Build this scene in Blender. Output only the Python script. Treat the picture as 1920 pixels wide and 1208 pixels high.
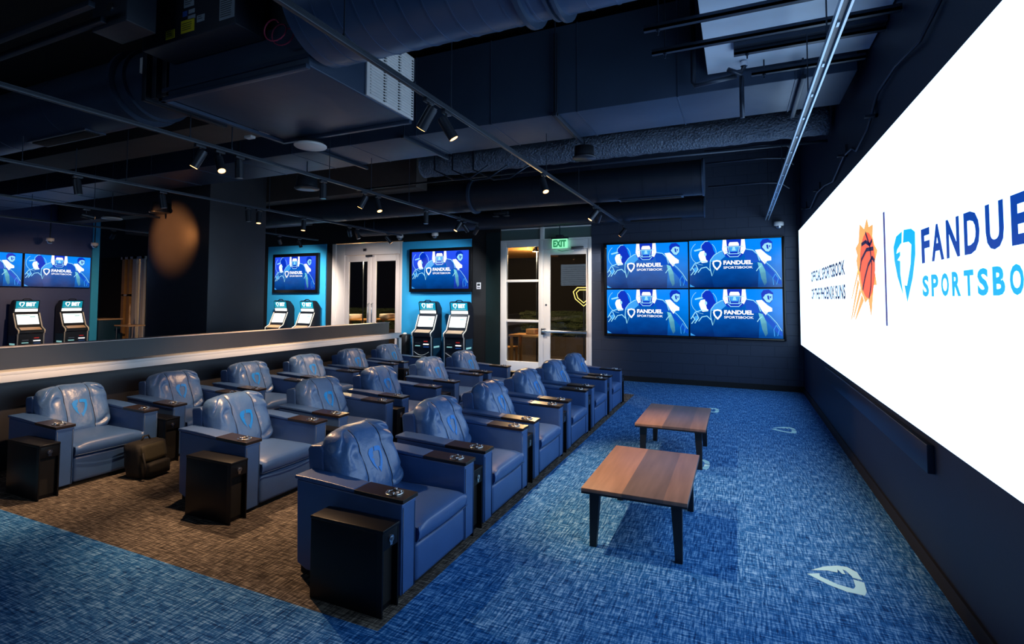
import bpy, bmesh, math, random
from mathutils import Vector, Matrix
random.seed(7)
for o in list(bpy.data.objects): bpy.data.objects.remove(o)
SC = bpy.context.scene
COL = SC.collection
PI = math.pi

# ------------------------------------------------------------------ camera
cam_d = bpy.data.cameras.new('camera'); cam = bpy.data.objects.new('camera', cam_d); COL.objects.link(cam)
YAW, PITCH, ROLL, FPX, CY, CAMH = .413353957, .0442465818, -.00315268967, 964.573309, 517.706849, 1.65
_f = Vector((-math.sin(YAW)*math.cos(PITCH), math.cos(YAW)*math.cos(PITCH), math.sin(PITCH)))
_r = Vector((math.cos(YAW), math.sin(YAW), 0)); _d = _f.cross(_r)
_r2 = _r*math.cos(ROLL)+_d*math.sin(ROLL); _d2 = -_r*math.sin(ROLL)+_d*math.cos(ROLL)
cam.matrix_world = Matrix(((_r2.x, -_d2.x, -_f.x, 0), (_r2.y, -_d2.y, -_f.y, 0), (_r2.z, -_d2.z, -_f.z, CAMH), (0, 0, 0, 1)))
cam_d.sensor_width = 36; cam_d.lens = 36*FPX/1920; cam_d.shift_y = -(604-CY)/1920; cam_d.clip_start = .05
SC.camera = cam
# ------------------------------------------------------------------ world, exposure
W = bpy.data.worlds.new('night'); SC.world = W; W.use_nodes = True
W.node_tree.nodes['Background'].inputs[0].default_value = (.10, .22, .55, 1)
W.node_tree.nodes['Background'].inputs[1].default_value = .12
vs = SC.view_settings; vs.view_transform = 'Standard'; vs.look = 'None'; vs.gamma = 1; vs.use_curve_mapping = False
vs.exposure = 0.0
LED_POWER = 2.7
SPOT_POWER = 260

# ------------------------------------------------------------------ materials
MATS = {}
def mat(name, col, rough=.6, metal=0, emit=0, ecol=None, coat=0, bump=None, var=0, varscale=6, spec=.5):
    m = bpy.data.materials.new(name); m.use_nodes = True; nt = m.node_tree; b = nt.nodes['Principled BSDF']
    b.inputs['Base Color'].default_value = (*col, 1); b.inputs['Roughness'].default_value = rough
    b.inputs['Metallic'].default_value = metal; b.inputs['Coat Weight'].default_value = coat
    b.inputs['Specular IOR Level'].default_value = spec
    if emit:
        b.inputs['Emission Color'].default_value = (*(ecol or col), 1); b.inputs['Emission Strength'].default_value = emit
    tc = nt.nodes.new('ShaderNodeTexCoord')
    if var:
        n = nt.nodes.new('ShaderNodeTexNoise'); n.inputs['Scale'].default_value = varscale; n.inputs['Detail'].default_value = 5
        nt.links.new(tc.outputs['Object'], n.inputs['Vector'])
        mr = nt.nodes.new('ShaderNodeMapRange'); mr.inputs[3].default_value = 1-var; mr.inputs[4].default_value = 1+var
        nt.links.new(n.outputs['Fac'], mr.inputs[0])
        mx = nt.nodes.new('ShaderNodeVectorMath'); mx.operation = 'SCALE'; mx.inputs[0].default_value = col
        nt.links.new(mr.outputs[0], mx.inputs['Scale']); nt.links.new(mx.outputs[0], b.inputs['Base Color'])
    if bump:
        sc, st, dist = bump
        n = nt.nodes.new('ShaderNodeTexNoise'); n.inputs['Scale'].default_value = sc; n.inputs['Detail'].default_value = 6
        nt.links.new(tc.outputs['Object'], n.inputs['Vector'])
        bp = nt.nodes.new('ShaderNodeBump'); bp.inputs['Strength'].default_value = st; bp.inputs['Distance'].default_value = dist
        nt.links.new(n.outputs['Fac'], bp.inputs['Height']); nt.links.new(bp.outputs[0], b.inputs['Normal'])
    MATS[name] = m; return m

leather = mat('navy_leather', (.040, .110, .31), .42, bump=(170, .25, .002), spec=.8, var=.15, varscale=9)
leather_pil = mat('navy_leather_cushion', (.068, .160, .38), .36, spec=.8, bump=(16, .5, .014), var=.15, varscale=9)
piping = mat('stitching', (.03, .07, .17), .4)
seam_m = mat('dark_seam', (.004, .01, .03), .7)
emblem_m = mat('emblem_blue', (.0, .26, .85), .45)
tray_m = mat('dark_walnut_tray', (.022, .014, .011), .3, var=.3, varscale=14)
chrome = mat('brushed_steel', (.75, .75, .78), .18, 1)
steel_dk = mat('steel_inside', (.35, .35, .37), .3, 1)
black_lam = mat('black_laminate', (.005, .006, .009), .38, bump=(60, .08, .002), spec=.25)
black_in = mat('black_recess', (.002, .002, .003), .8)
wall_m = mat('navy_black_paint', (.009, .020, .050), .5, bump=(40, .1, .003), var=.1)
black_paint = mat('black_paint', (.005, .006, .009), .7, var=.2)
duct_m = mat('painted_duct', (.038, .066, .125), .42, .3, bump=(3, .25, .02), var=.15, varscale=3)
duct_dk = mat('black_duct', (.015, .023, .042), .45, .2, bump=(3, .2, .02), var=.2)
beam_m = mat('beam_paint', (.055, .045, .045), .7, var=.2)
sheet_m = mat('galvanised_sheet', (.62, .76, .95), .45, 0, bump=(2, .15, .02), var=.12, varscale=2)
strut_m = mat('dark_strut', (.03, .045, .075), .4, .6)
fuzzy = mat('foil_insulation', (.13, .18, .27), .35, .4, bump=(38, 1.0, .05), var=.5, varscale=38)
col_m = mat('column_paint', (.042, .044, .056), .38, bump=(8, .15, .01), var=.15, varscale=4)
white_m = mat('white_solid_surface', (.90, .93, .96), .35)
frame_w = mat('white_aluminium', (.90, .91, .92), .4)
frame_pk = mat('pale_aluminium', (.88, .82, .80), .4)
panel_blue = mat('blue_wall_panel', (.03, .40, .80), .5, var=.05)
bezel = mat('black_bezel', (.004, .004, .005), .25)
plastic_w = mat('white_plastic', (.7, .7, .72), .4)
track_m = mat('dark_track', (.05, .065, .09), .35, .5)
track_w = mat('pale_track', (.45, .60, .75), .3, .6)
barrel_m = mat('lamp_black', (.035, .042, .058), .32, .4)
lens_on = mat('lit_lens', (1, .6, .3), .5, emit=5, ecol=(1, .50, .17))
lens_off = mat('unlit_lens', (.35, .38, .42), .2)
leg_m = mat('black_leg', (.006, .007, .009), .4)
bag_m = mat('olive_nylon', (.020, .018, .009), .7, bump=(50, .5, .004))
bag_dk = mat('black_nylon', (.006, .006, .007), .7, bump=(50, .5, .004))
lab_w = mat('paper_label', (.35, .42, .50), .6)
lab_y = mat('yellow_label', (.85, .70, .02), .6)
lab_b = mat('blue_label', (.02, .12, .5), .6)
ink_m = mat('label_print', (.02, .025, .03), .7)
red_wire = mat('red_wire', (.35, .03, .09), .5)
kio_b = mat('kiosk_black', (.010, .014, .024), .3)
kio_trim = mat('kiosk_silver_trim', (.80, .77, .70), .35, .2)
kio_shelf = mat('kiosk_tan_shelf', (.62, .42, .26), .4)
kio_side = mat('kiosk_blue_print', (.01, .05, .10), .4)
scr_w = mat('white_screen', (.8, .8, .8), .4, emit=1.6, ecol=(.93, 1, .95))
scr_teal = mat('teal_screen', (.0, .2, .3), .4, emit=1.0, ecol=(.005, .22, .33))
scr_grey = mat('screen_text', (.1, .3, .35), .4, emit=1, ecol=(.20, .42, .42))
scr_white_ink = mat('screen_white_ink', (.8, .8, .8), .4, emit=1.3, ecol=(1, 1, 1))
green_e = mat('exit_green', (.05, .6, .3), .4, emit=1.0, ecol=(.30, .90, .50))
green_d = mat('exit_letters', (.01, .2, .08), .4, emit=.5, ecol=(.04, .42, .16))
red_e = mat('kiosk_red', (.6, .02, .02), .4, emit=.3, ecol=(.35, .03, .03))
wood_o = mat('oak_patio', (.55, .30, .10), .5, var=.2)
patio_m = mat('patio_concrete', (.06, .05, .045), .8, var=.2)
night_m = mat('night_facade', (.006, .007, .010), .6)
curtain_m = mat('dark_curtain', (.008, .006, .005), .9)
hedge_m = mat('hedge_leaves', (.02, .04, .01), .8, bump=(20, 1, .1))
neon_m = mat('neon_tube', (.8, .6, .1), .4, emit=2.0, ecol=(.85, .70, .20))
board_m = mat('odds_board_white', (.7, .8, .9), .4, emit=2.0, ecol=(.55, .76, 1.0))
board_l = mat('odds_board_lines', (.1, .1, .2), .4, emit=.5, ecol=(.05, .08, .2))
decal_m = mat('pale_floor_shield', (.50, .86, .95), .6)
# LED wall inks
led_w = mat('led_white', (.8, .8, .8), .5, emit=LED_POWER, ecol=(.52, .76, 1.0))
led_blk = mat('led_black_ink', (.01, .01, .02), .5, emit=1, ecol=(.012, .006, .045))
led_navy = mat('led_navy_ink', (.0, .05, .3), .5, emit=1, ecol=(.0, .050, .36))
led_cyan = mat('led_cyan_ink', (.0, .5, .9), .5, emit=1, ecol=(.0, .46, .90))
led_org = mat('led_orange_ink', (.9, .2, .05), .5, emit=1, ecol=(.94, .13, .055))
led_yel = mat('led_yellow_ink', (.9, .5, .1), .5, emit=1, ecol=(.94, .46, .13))
led_div = mat('led_divider_ink', (.1, .1, .3), .5, emit=1, ecol=(.07, .07, .24))

def tv_mat(name, top, bot, s):
    m = mat(name, (.0, .01, .03), .12, spec=.6); nt = m.node_tree; b = nt.nodes['Principled BSDF']
    tc = nt.nodes.new('ShaderNodeTexCoord'); sp = nt.nodes.new('ShaderNodeSeparateXYZ')
    nt.links.new(tc.outputs['Generated'], sp.inputs[0])
    n = nt.nodes.new('ShaderNodeTexNoise'); n.inputs['Scale'].default_value = 5; nt.links.new(tc.outputs['Generated'], n.inputs['Vector'])
    ad = nt.nodes.new('ShaderNodeMath'); ad.operation = 'MULTIPLY_ADD'; ad.inputs[1].default_value = .35
    nt.links.new(n.outputs['Fac'], ad.inputs[0]); nt.links.new(sp.outputs['Z'], ad.inputs[2])
    cr = nt.nodes.new('ShaderNodeValToRGB'); nt.links.new(ad.outputs[0], cr.inputs[0])
    cr.color_ramp.elements[0].position = .15; cr.color_ramp.elements[0].color = (*bot, 1)
    cr.color_ramp.elements[1].position = .95; cr.color_ramp.elements[1].color = (*top, 1)
    nt.links.new(cr.outputs[0], b.inputs['Emission Color']); b.inputs['Emission Strength'].default_value = s
    return m
tv_bg = tv_mat('tv_picture_azure', (.0, .22, .85), (.0, .05, .26), 1.15)
tv_bg2 = tv_mat('tv_picture_royal', (.02, .07, .80), (.005, .015, .22), 1.15)
def ink(name, c, s=1.0): return mat(name, (.0, .0, .0), .3, emit=s, ecol=c)
i_dark = tv_mat('picture_dark_blue', (.0, .13, .62), (.0, .012, .11), 1.0); i_mid = ink('picture_mid_blue', (.0, .08, .60)); i_roy = ink('picture_royal', (.0, .03, .55))
i_lt = ink('picture_light_cyan', (.35, .80, 1.0)); i_wh = ink('picture_white', (1, 1, 1), 1.15); i_teal = tv_mat('picture_teal', (.30, .95, 1.0), (.0, .06, .22), 1.0)
i_sky = ink('picture_sky', (.05, .38, .95))

# woven carpet
def carpet(name, c0, c1, c2):
    m = mat(name, c1, .9, spec=.15); nt = m.node_tree; b = nt.nodes['Principled BSDF']
    tc = nt.nodes.new('ShaderNodeTexCoord'); facs = []
    for sc in ((95, 9, 1), (9, 95, 1), (260, 40, 1), (40, 260, 1)):
        mp = nt.nodes.new('ShaderNodeMapping'); mp.inputs['Scale'].default_value = sc
        nt.links.new(tc.outputs['Object'], mp.inputs[0])
        n = nt.nodes.new('ShaderNodeTexNoise'); n.inputs['Scale'].default_value = 1; n.inputs['Detail'].default_value = 2
        nt.links.new(mp.outputs[0], n.inputs['Vector']); facs.append(n.outputs['Fac'])
    def mth(op, a, b_):
        k = nt.nodes.new('ShaderNodeMath'); k.operation = op
        for i, x in enumerate((a, b_)):
            if isinstance(x, (int, float)): k.inputs[i].default_value = x
            else: nt.links.new(x, k.inputs[i])
        return k.outputs[0]
    a = mth('MAXIMUM', facs[0], facs[1]); c = mth('MAXIMUM', facs[2], facs[3])
    s = mth('ADD', mth('MULTIPLY', a, .6), mth('MULTIPLY', c, .4))
    mn = mth('MINIMUM', facs[0], facs[1])
    s = mth('ADD', mth('MULTIPLY', s, .6), mth('MULTIPLY', mn, .4))
    cr = nt.nodes.new('ShaderNodeValToRGB'); nt.links.new(s, cr.inputs[0]); e = cr.color_ramp.elements
    e[0].position = .40; e[0].color = (*c0, 1); e[1].position = .62; e[1].color = (*c2, 1)
    k = cr.color_ramp.elements.new(.51); k.color = (*c1, 1)
    nt.links.new(cr.outputs[0], b.inputs['Base Color'])
    bp = nt.nodes.new('ShaderNodeBump'); bp.inputs['Strength'].default_value = .5; bp.inputs['Distance'].default_value = .006
    nt.links.new(s, bp.inputs['Height']); nt.links.new(bp.outputs[0], b.inputs['Normal'])
    return m
carpet_b = carpet('blue_woven_carpet', (.003, .028, .13), (.014, .145, .46), (.24, .50, .86))
carpet_g = carpet('grey_woven_carpet', (.018, .015, .014), (.09, .076, .068), (.30, .26, .22))

def plank_mat():
    m = mat('coffee_table_planks', (.3, .14, .09), .35, spec=.5); nt = m.node_tree; b = nt.nodes['Principled BSDF']
    tc = nt.nodes.new('ShaderNodeTexCoord'); sp = nt.nodes.new('ShaderNodeSeparateXYZ'); nt.links.new(tc.outputs['Object'], sp.inputs[0])
    cr = nt.nodes.new('ShaderNodeValToRGB'); cr.color_ramp.interpolation = 'CONSTANT'
    mr = nt.nodes.new('ShaderNodeMapRange'); mr.inputs[1].default_value = -.34; mr.inputs[2].default_value = .34
    nt.links.new(sp.outputs['X'], mr.inputs[0]); nt.links.new(mr.outputs[0], cr.inputs[0])
    e = cr.color_ramp.elements; e[0].position = 0; e[0].color = (.28, .155, .105, 1); e[1].position = .40; e[1].color = (.125, .09, .085, 1)
    k = e.new(.78); k.color = (.19, .12, .10, 1)
    mp = nt.nodes.new('ShaderNodeMapping'); mp.inputs['Scale'].default_value = (26, 2.2, 1); nt.links.new(tc.outputs['Object'], mp.inputs[0])
    n = nt.nodes.new('ShaderNodeTexNoise'); n.inputs['Scale'].default_value = 1; n.inputs['Detail'].default_value = 6; nt.links.new(mp.outputs[0], n.inputs['Vector'])
    m2 = nt.nodes.new('ShaderNodeMapRange'); m2.inputs[3].default_value = .55; m2.inputs[4].default_value = 1.4; nt.links.new(n.outputs['Fac'], m2.inputs[0])
    mx = nt.nodes.new('ShaderNodeVectorMath'); mx.operation = 'SCALE'; nt.links.new(cr.outputs[0], mx.inputs[0]); nt.links.new(m2.outputs[0], mx.inputs['Scale'])
    nt.links.new(mx.outputs[0], b.inputs['Base Color']); return m
plank = plank_mat()
def block_mat():
    m = mat('painted_block_wall', (.026, .040, .078), .5); nt = m.node_tree; b = nt.nodes['Principled BSDF']
    tc = nt.nodes.new('ShaderNodeTexCoord'); mp = nt.nodes.new('ShaderNodeMapping'); mp.inputs['Rotation'].default_value = (PI/2, 0, 0)
    nt.links.new(tc.outputs['Object'], mp.inputs[0])
    br = nt.nodes.new('ShaderNodeTexBrick'); br.inputs['Scale'].default_value = 1; br.inputs['Brick Width'].default_value = .40
    br.inputs['Row Height'].default_value = .20; br.inputs['Mortar Size'].default_value = .006; br.inputs['Mortar Smooth'].default_value = .5
    nt.links.new(mp.outputs[0], br.inputs['Vector'])
    bp = nt.nodes.new('ShaderNodeBump'); bp.invert = True; bp.inputs['Strength'].default_value = .8; bp.inputs['Distance'].default_value = .01
    nt.links.new(br.outputs['Fac'], bp.inputs['Height']); nt.links.new(bp.outputs[0], b.inputs['Normal']); return m
block = block_mat()
def glass_mat():
    m = bpy.data.materials.new('clear_glass'); m.use_nodes = True; nt = m.node_tree; nt.nodes.clear()
    o = nt.nodes.new('ShaderNodeOutputMaterial'); t = nt.nodes.new('ShaderNodeBsdfTransparent'); g = nt.nodes.new('ShaderNodeBsdfGlossy')
    t.inputs[0].default_value = (.85, .88, .88, 1); g.inputs['Roughness'].default_value = .01
    f = nt.nodes.new('ShaderNodeFresnel'); f.inputs[0].default_value = 1.7; mx = nt.nodes.new('ShaderNodeMixShader')
    ge = nt.nodes.new('ShaderNodeNewGeometry'); sb = nt.nodes.new('ShaderNodeMath'); sb.operation = 'SUBTRACT'; sb.use_clamp = True
    nt.links.new(f.outputs[0], sb.inputs[0]); nt.links.new(ge.outputs['Backfacing'], sb.inputs[1]); nt.links.new(sb.outputs[0], mx.inputs[0]); nt.links.new(t.outputs[0], mx.inputs[1]); nt.links.new(g.outputs[0], mx.inputs[2]); nt.links.new(mx.outputs[0], o.inputs[0])
    return m
glass = glass_mat()
mat('frosted_transom', (.10, .16, .16), .3)
def spiral_mat():
    m = mat('spiral_duct_paint', (.055, .10, .20), .36, .4); nt = m.node_tree; b = nt.nodes['Principled BSDF']
    tc = nt.nodes.new('ShaderNodeTexCoord'); n = nt.nodes.new('ShaderNodeTexNoise'); n.inputs['Scale'].default_value = 5
    nt.links.new(tc.outputs['Object'], n.inputs['Vector'])
    bp = nt.nodes.new('ShaderNodeBump'); bp.inputs['Strength'].default_value = .3; bp.inputs['Distance'].default_value = .02
    nt.links.new(n.outputs['Fac'], bp.inputs['Height']); nt.links.new(bp.outputs[0], b.inputs['Normal']); return m
spiral_m = spiral_mat()

# ------------------------------------------------------------------ mesh helpers
class MB:
    def __init__(s): s.v = []; s.f = []; s.mi = []; s.sm = []; s.mats = []
    def _m(s, m):
        if m not in s.mats: s.mats.append(m)
        return s.mats.index(m)
    def add(s, vs_, fs, m, smooth=False, T=None):
        k = len(s.v); i = s._m(m)
        for p in vs_:
            p = Vector(p); s.v.append(T @ p if T else p)
        for f in fs: s.f.append([k+j for j in f]); s.mi.append(i); s.sm.append(smooth)
        return s
    def bm(s, b, m, smooth=False, T=None):
        b.verts.index_update()
        s.add([v.co.copy() for v in b.verts], [[v.index for v in f.verts] for f in b.faces], m, smooth, T); b.free(); return s
    def box(s, x0, x1, y0, y1, z0, z1, m, bev=0, seg=2, T=None, smooth=None):
        b = bmesh.new(); bmesh.ops.create_cube(b, size=1)
        for v in b.verts: v.co = Vector(((x0+x1)/2+v.co.x*(x1-x0), (y0+y1)/2+v.co.y*(y1-y0), (z0+z1)/2+v.co.z*(z1-z0)))
        if bev: bmesh.ops.bevel(b, geom=list(b.edges), offset=bev, segments=seg, profile=.6, affect='EDGES')
        return s.bm(b, m, bool(bev) if smooth is None else smooth, T)
    def prism(s, pts, axis, a0, a1, m, bev=0, T=None):
        def P(p, a):
            return {'x': (a, p[0], p[1]), 'y': (p[0], a, p[1]), 'z': (p[0], p[1], a)}[axis]
        n = len(pts); b = bmesh.new(); vv = [b.verts.new(P(p, a0)) for p in pts]+[b.verts.new(P(p, a1)) for p in pts]
        b.faces.new(vv[:n]); b.faces.new(vv[n:][::-1])
        for i in range(n): b.faces.new((vv[i], vv[(i+1) % n], vv[n+(i+1) % n], vv[n+i]))
        bmesh.ops.recalc_face_normals(b, faces=b.faces)
        if bev: bmesh.ops.bevel(b, geom=list(b.edges), offset=bev, segments=2, profile=.6, affect='EDGES')
        return s.bm(b, m, False, T)
    def cyl(s, p0, p1, r, m, n=16, r2=None, caps=True, T=None):
        p0, p1 = Vector(p0), Vector(p1); d = (p1-p0).normalized(); a = d.orthogonal().normalized(); b = d.cross(a)
        r2 = r if r2 is None else r2; vv = []
        for p, rr in ((p0, r), (p1, r2)):
            for i in range(n): t = 2*PI*i/n; vv.append(p+(a*math.cos(t)+b*math.sin(t))*rr)
        s.add(vv, [(i, (i+1) % n, n+(i+1) % n, n+i) for i in range(n)], m, True, T)
        if caps:
            s.add(vv[:n], [tuple(range(n))[::-1]], m, False, T); s.add(vv[n:], [tuple(range(n))], m, False, T)
        return s
    def tube(s, path, r, m, n=8, T=None):
        path = [Vector(p) for p in path]; vv = []; fs = []
        a = None
        for i, p in enumerate(path):
            d = (path[min(i+1, len(path)-1)]-path[max(i-1, 0)]).normalized()
            if a is None: a = d.orthogonal().normalized()
            a = (a-d*a.dot(d)).normalized(); b = d.cross(a)
            for k in range(n): t = 2*PI*k/n; vv.append(p+(a*math.cos(t)+b*math.sin(t))*r)
        for i in range(len(path)-1):
            for k in range(n): fs.append((i*n+k, i*n+(k+1) % n, (i+1)*n+(k+1) % n, (i+1)*n+k))
        fs.append(tuple(range(n))[::-1]); fs.append(tuple((len(path)-1)*n+k for k in range(n)))
        return s.add(vv, fs, m, True, T)
    def lathe(s, prof, m, n=24, T=None, c=(0, 0, 0)):
        vv = []; fs = []
        for r, z in prof:
            for k in range(n): t = 2*PI*k/n; vv.append((c[0]+r*math.cos(t), c[1]+r*math.sin(t), c[2]+z))
        for i in range(len(prof)-1):
            for k in range(n): fs.append((i*n+k, i*n+(k+1) % n, (i+1)*n+(k+1) % n, (i+1)*n+k))
        return s.add(vv, fs, m, True, T)
    def obj(s, name, parent=None, loc=None, rot=None):
        me = bpy.data.meshes.new(name); me.from_pydata([tuple(p) for p in s.v], [], s.f)
        for m in s.mats: me.materials.append(m)
        me.polygons.foreach_set('material_index', s.mi); me.polygons.foreach_set('use_smooth', s.sm); me.update()
        o = bpy.data.objects.new(name, me); COL.objects.link(o)
        if parent: o.parent = parent
        if loc: o.location = loc
        if rot: o.rotation_euler = rot
        return o
def tag(o, label=None, cat=None, group=None, kind=None):
    if label: o['label'] = label
    if cat: o['category'] = cat
    if group: o['group'] = group
    if kind: o['kind'] = kind
    return o
def thing(name, label, cat, loc=(0, 0, 0), rz=0, group=None):
    o = bpy.data.objects.new(name, None); COL.objects.link(o); o.location = loc; o.rotation_euler = (0, 0, rz); o.empty_display_size = .1
    return tag(o, label, cat, group)
def struct(o): o['kind'] = 'structure'; return o
def dup(root, loc, label, rz=None):
    def cp(o, par):
        c = o.copy(); COL.objects.link(c)
        if par: c.parent = par
        for ch in o.children: cp(ch, c)
        return c
    r = cp(root, None); r.location = loc; r['label'] = label
    if rz is not None: r.rotation_euler = (0, 0, rz)
    return r

# flat art on a plane: T maps (u, v, layer) to 3-D
_TX = {}
def text_geo(s, off=.02):
    key = (s, off)
    if key in _TX: return _TX[key]
    cu = bpy.data.curves.new('lettering', 'FONT'); cu.body = s; cu.offset = off; cu.resolution_u = 3
    o = bpy.data.objects.new('lettering', cu); COL.objects.link(o)
    dg = bpy.context.evaluated_depsgraph_get(); dg.update(); me = o.evaluated_get(dg).to_mesh()
    vv = [(v.co.x, v.co.y) for v in me.vertices]; fs = [tuple(p.vertices) for p in me.polygons]
    o.evaluated_get(dg).to_mesh_clear(); bpy.data.objects.remove(o); bpy.data.curves.remove(cu)
    x0 = min(p[0] for p in vv); x1 = max(p[0] for p in vv); y0 = min(p[1] for p in vv); y1 = max(p[1] for p in vv)
    _TX[key] = ([((p[0]-x0)/(x1-x0), (p[1]-y0)/(y1-y0)) for p in vv], fs); return _TX[key]
class Art(MB):
    def __init__(s, F, lay=.0012): super().__init__(); s.F = F; s.lay = lay
    def P(s, u, v, l): return s.F(u, v, l*s.lay)
    def poly(s, pts, m, l=1): return s.add([s.P(u, v, l) for u, v in pts], [tuple(range(len(pts)))], m)
    def strip(s, pts, w, m, l=1, closed=False):
        n = len(pts); ps = [Vector(p) for p in pts]
        for i in range(n if closed else n-1):
            a, b = ps[i], ps[(i+1) % n]; d = (b-a)
            if d.length < 1e-6: continue
            d.normalize(); q = Vector((-d.y, d.x))*w/2; e = d*w*.25
            s.poly([tuple(a-q-e), tuple(b-q+e), tuple(b+q+e), tuple(a+q-e)], m, l)
        return s
    def text(s, t, u0, u1, v0, v1, m, l=1, off=.02):
        vv, fs = text_geo(t, off); return s.add([s.P(u0+a*(u1-u0), v0+b*(v1-v0), l) for a, b in vv], fs, m)
    def ell(s, cu, cv, ru, rv, m, l=1, n=32, a0=0, a1=2*PI):
        return s.poly([(cu+ru*math.cos(a0+(a1-a0)*i/n), cv+rv*math.sin(a0+(a1-a0)*i/n)) for i in range(n)], m, l)
SH_L = [(.45, .985), (.17, .945), (.02, .80), (.05, .60), (.18, .36), (.43, .09), (.32, .40), (.33, .58), (.20, .60), (.34, .655), (.34, .715), (.16, .695), (.20, .75), (.38, .82), (.42, .82)]
SH_R = [(.53, .995), (.85, .97), (1.0, .91), (.99, .62), (.86, .33), (.60, 0), (.49, .235), (.60, .225), (.78, .50), (.84, .76), (.73, .81), (.48, .82)]
def shield(a, u0, u1, v0, v1, m, l=1):
    for S in (SH_L, SH_R): a.poly([(u0+p[0]*(u1-u0), v0+p[1]*(v1-v0)) for p in S], m, l)
def shield_ring(a, u0, u1, v0, v1, m, w, l=1):
    pts = [(.5, .98), (.1, .9), (.02, .7), (.12, .4), (.5, .02), (.88, .4), (.98, .7), (.9, .9)]
    a.strip([(u0+p[0]*(u1-u0), v0+p[1]*(v1-v0)) for p in pts], w, m, l, True)

# ================================================================== SETTING
XR, YF = 1.05, 10.53
XL = -16.0
ZC = 4.7
# floor with two carpets
fl = MB()
gx0, gx1, gy0, gy1 = -6.45, -1.66, 2.14, 9.09
xs = [-24, gx0, gx1, XR]; ys = [-7, gy0, gy1, YF]
for i in range(3):
    for j in range(3):
        m = carpet_g if (i == 1 and j == 1) else carpet_b
        fl.add([(xs[i], ys[j], 0), (xs[i+1], ys[j], 0), (xs[i+1], ys[j+1], 0), (xs[i], ys[j+1], 0)], [(0, 1, 2, 3)], m)
struct(fl.obj('floor'))
struct(MB().box(-24, XR+.2, -7, YF+.2, ZC, ZC+.1, black_paint).obj('ceiling'))
struct(MB().box(XR, XR+.15, -7, YF+.15, 0, ZC, wall_m).obj('wall_right'))
# far wall in pieces joined in one mesh (openings: door on the right, double door in the middle)
wf = MB()
def fw(x0, x1, z0, z1, m=wall_m): wf.box(x0, x1, YF, YF+.15, z0, z1, m)
fw(-2.80, XR, 0, ZC, block); fw(-7.56, -4.90, 0, ZC, black_paint); fw(-17.6, -9.78, 0, ZC, black_paint)
fw(-4.90, -2.80, 3.22, ZC); fw(-9.78, -7.56, 3.08, ZC, black_paint); fw(-24, -20.05, 0, ZC, black_paint); fw(-20.05, -17.6, 3.0, ZC, black_paint)
struct(wf.obj('wall_far'))
struct(MB().box(XL-.15, XL, -7, 8.15, 0, ZC, mat('deep_blue_paint', (.035, .06, .20), .5)).box(XL-.1, XL+.03, 8.15, 8.32, 0, ZC, panel_blue).obj('wall_left'))
# right wall base recess panel
struct(MB().box(XR-.035, XR, 3.83, 7.75, .62, .79, mat('access_panel_paint', (.02, .03, .06), .35), .004).obj('trim_1'))
struct(MB().box(XR-.015, XR, .2, YF, 0, .10, black_paint).obj('baseboard_right'))
struct(MB().box(-2.80, XR-.02, YF-.012, YF, 0, .10, black_paint).obj('baseboard_far'))
# pilaster beside the glass door
struct(MB().box(-5.25, -4.905, YF-.04, YF, 0, 3.15, mat('teal_black_panel', (.010, .022, .025), .25)).obj('trim_2'))
# blue panels
for n, (x0, x1, z1) in zip((3, 4), ((-7.56, -5.64, 3.04), (-12.12, -10.00, 3.09))):
    struct(MB().box(x0, x1, YF-.03, YF, 0, z1, panel_blue).obj('trim_%d' % n))
# column
cm = MB().box(-10.2, -8.5, 6.11, 7.29, 0, ZC, col_m, .01); struct(cm.obj('wall_column'))

def sroot(name, loc=(0, 0, 0)):
    o = bpy.data.objects.new(name, None); COL.objects.link(o); o.location = loc; o['kind'] = 'structure'; return o

# ---- side light beside the glass door (window_1) and transoms
Y0, Y1 = -.02, .07
w1 = sroot('window_1', (-4.38, YF, 0))
f = MB()
for x0, x1, z0, z1 in ((-.515, -.37, 0, 2.92), (.40, .43, 0, 2.92), (-.37, .40, 2.80, 2.92), (-.37, .40, 2.02, 2.075), (-.37, .40, 1.135, 1.19), (-.37, .40, 0, .27)):
    f.box(x0, x1, Y0, Y1, z0, z1, frame_w, .006)
f.obj('window_frame', w1)
g = MB()
for z0, z1 in ((.27, 1.135), (1.19, 2.02), (2.075, 2.80)): g.box(-.37, .40, .02, .028, z0, z1, glass)
g.obj('pane', w1)
w2 = sroot('window_2', (-3.85, YF, 2.92))
MB().box(-1.045, 1.045, -.02, .07, 0, .04, frame_w, .005).box(-.09, .0, -.03, .07, .04, .30, frame_w, .005).box(-1.045, 1.045, .0, .07, .27, .30, frame_w, .004).obj('window_frame', w2)
MB().box(-1.045, -.09, .02, .028, .04, .27, MATS['frosted_transom']).box(0, 1.045, .02, .028, .04, .27, MATS['frosted_transom']).obj('pane', w2)
d1 = sroot('door_1', (-3.37, YF, 0))
f = MB()
for x0, x1, z0, z1 in ((-.58, -.50, 0, 2.92), (.50, .57, 0, 2.92), (-.50, .50, 2.72, 2.92)): f.box(x0, x1, Y0-.01, Y1, z0, z1, frame_w, .006)
f.obj('door_frame', d1)
lf = MB()
for x0, x1, z0, z1 in ((-.495, -.345, .01, 2.715), (.455, .495, .01, 2.715), (-.345, .455, 2.60, 2.715), (-.345, .455, .01, .36)): lf.box(x0, x1, -.015, .03, z0, z1, frame_w, .005)
lo = lf.obj('door_leaf', d1)
MB().box(-.345, .455, .0, .008, .36, 2.60, glass).obj('pane', lo)
MB().cyl((-.50, -.09, .955), (.49, -.09, .955), .028, chrome).box(-.52, -.44, -.10, -.015, .88, 1.02, steel_dk, .006).box(.42, .48, -.10, -.015, .925, .985, steel_dk, .006).obj('push_bar', lo)
MB().cyl((-.43, -.03, 1.52), (-.43, -.012, 1.52), .022, chrome).obj('lock_cylinder', lo)
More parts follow.
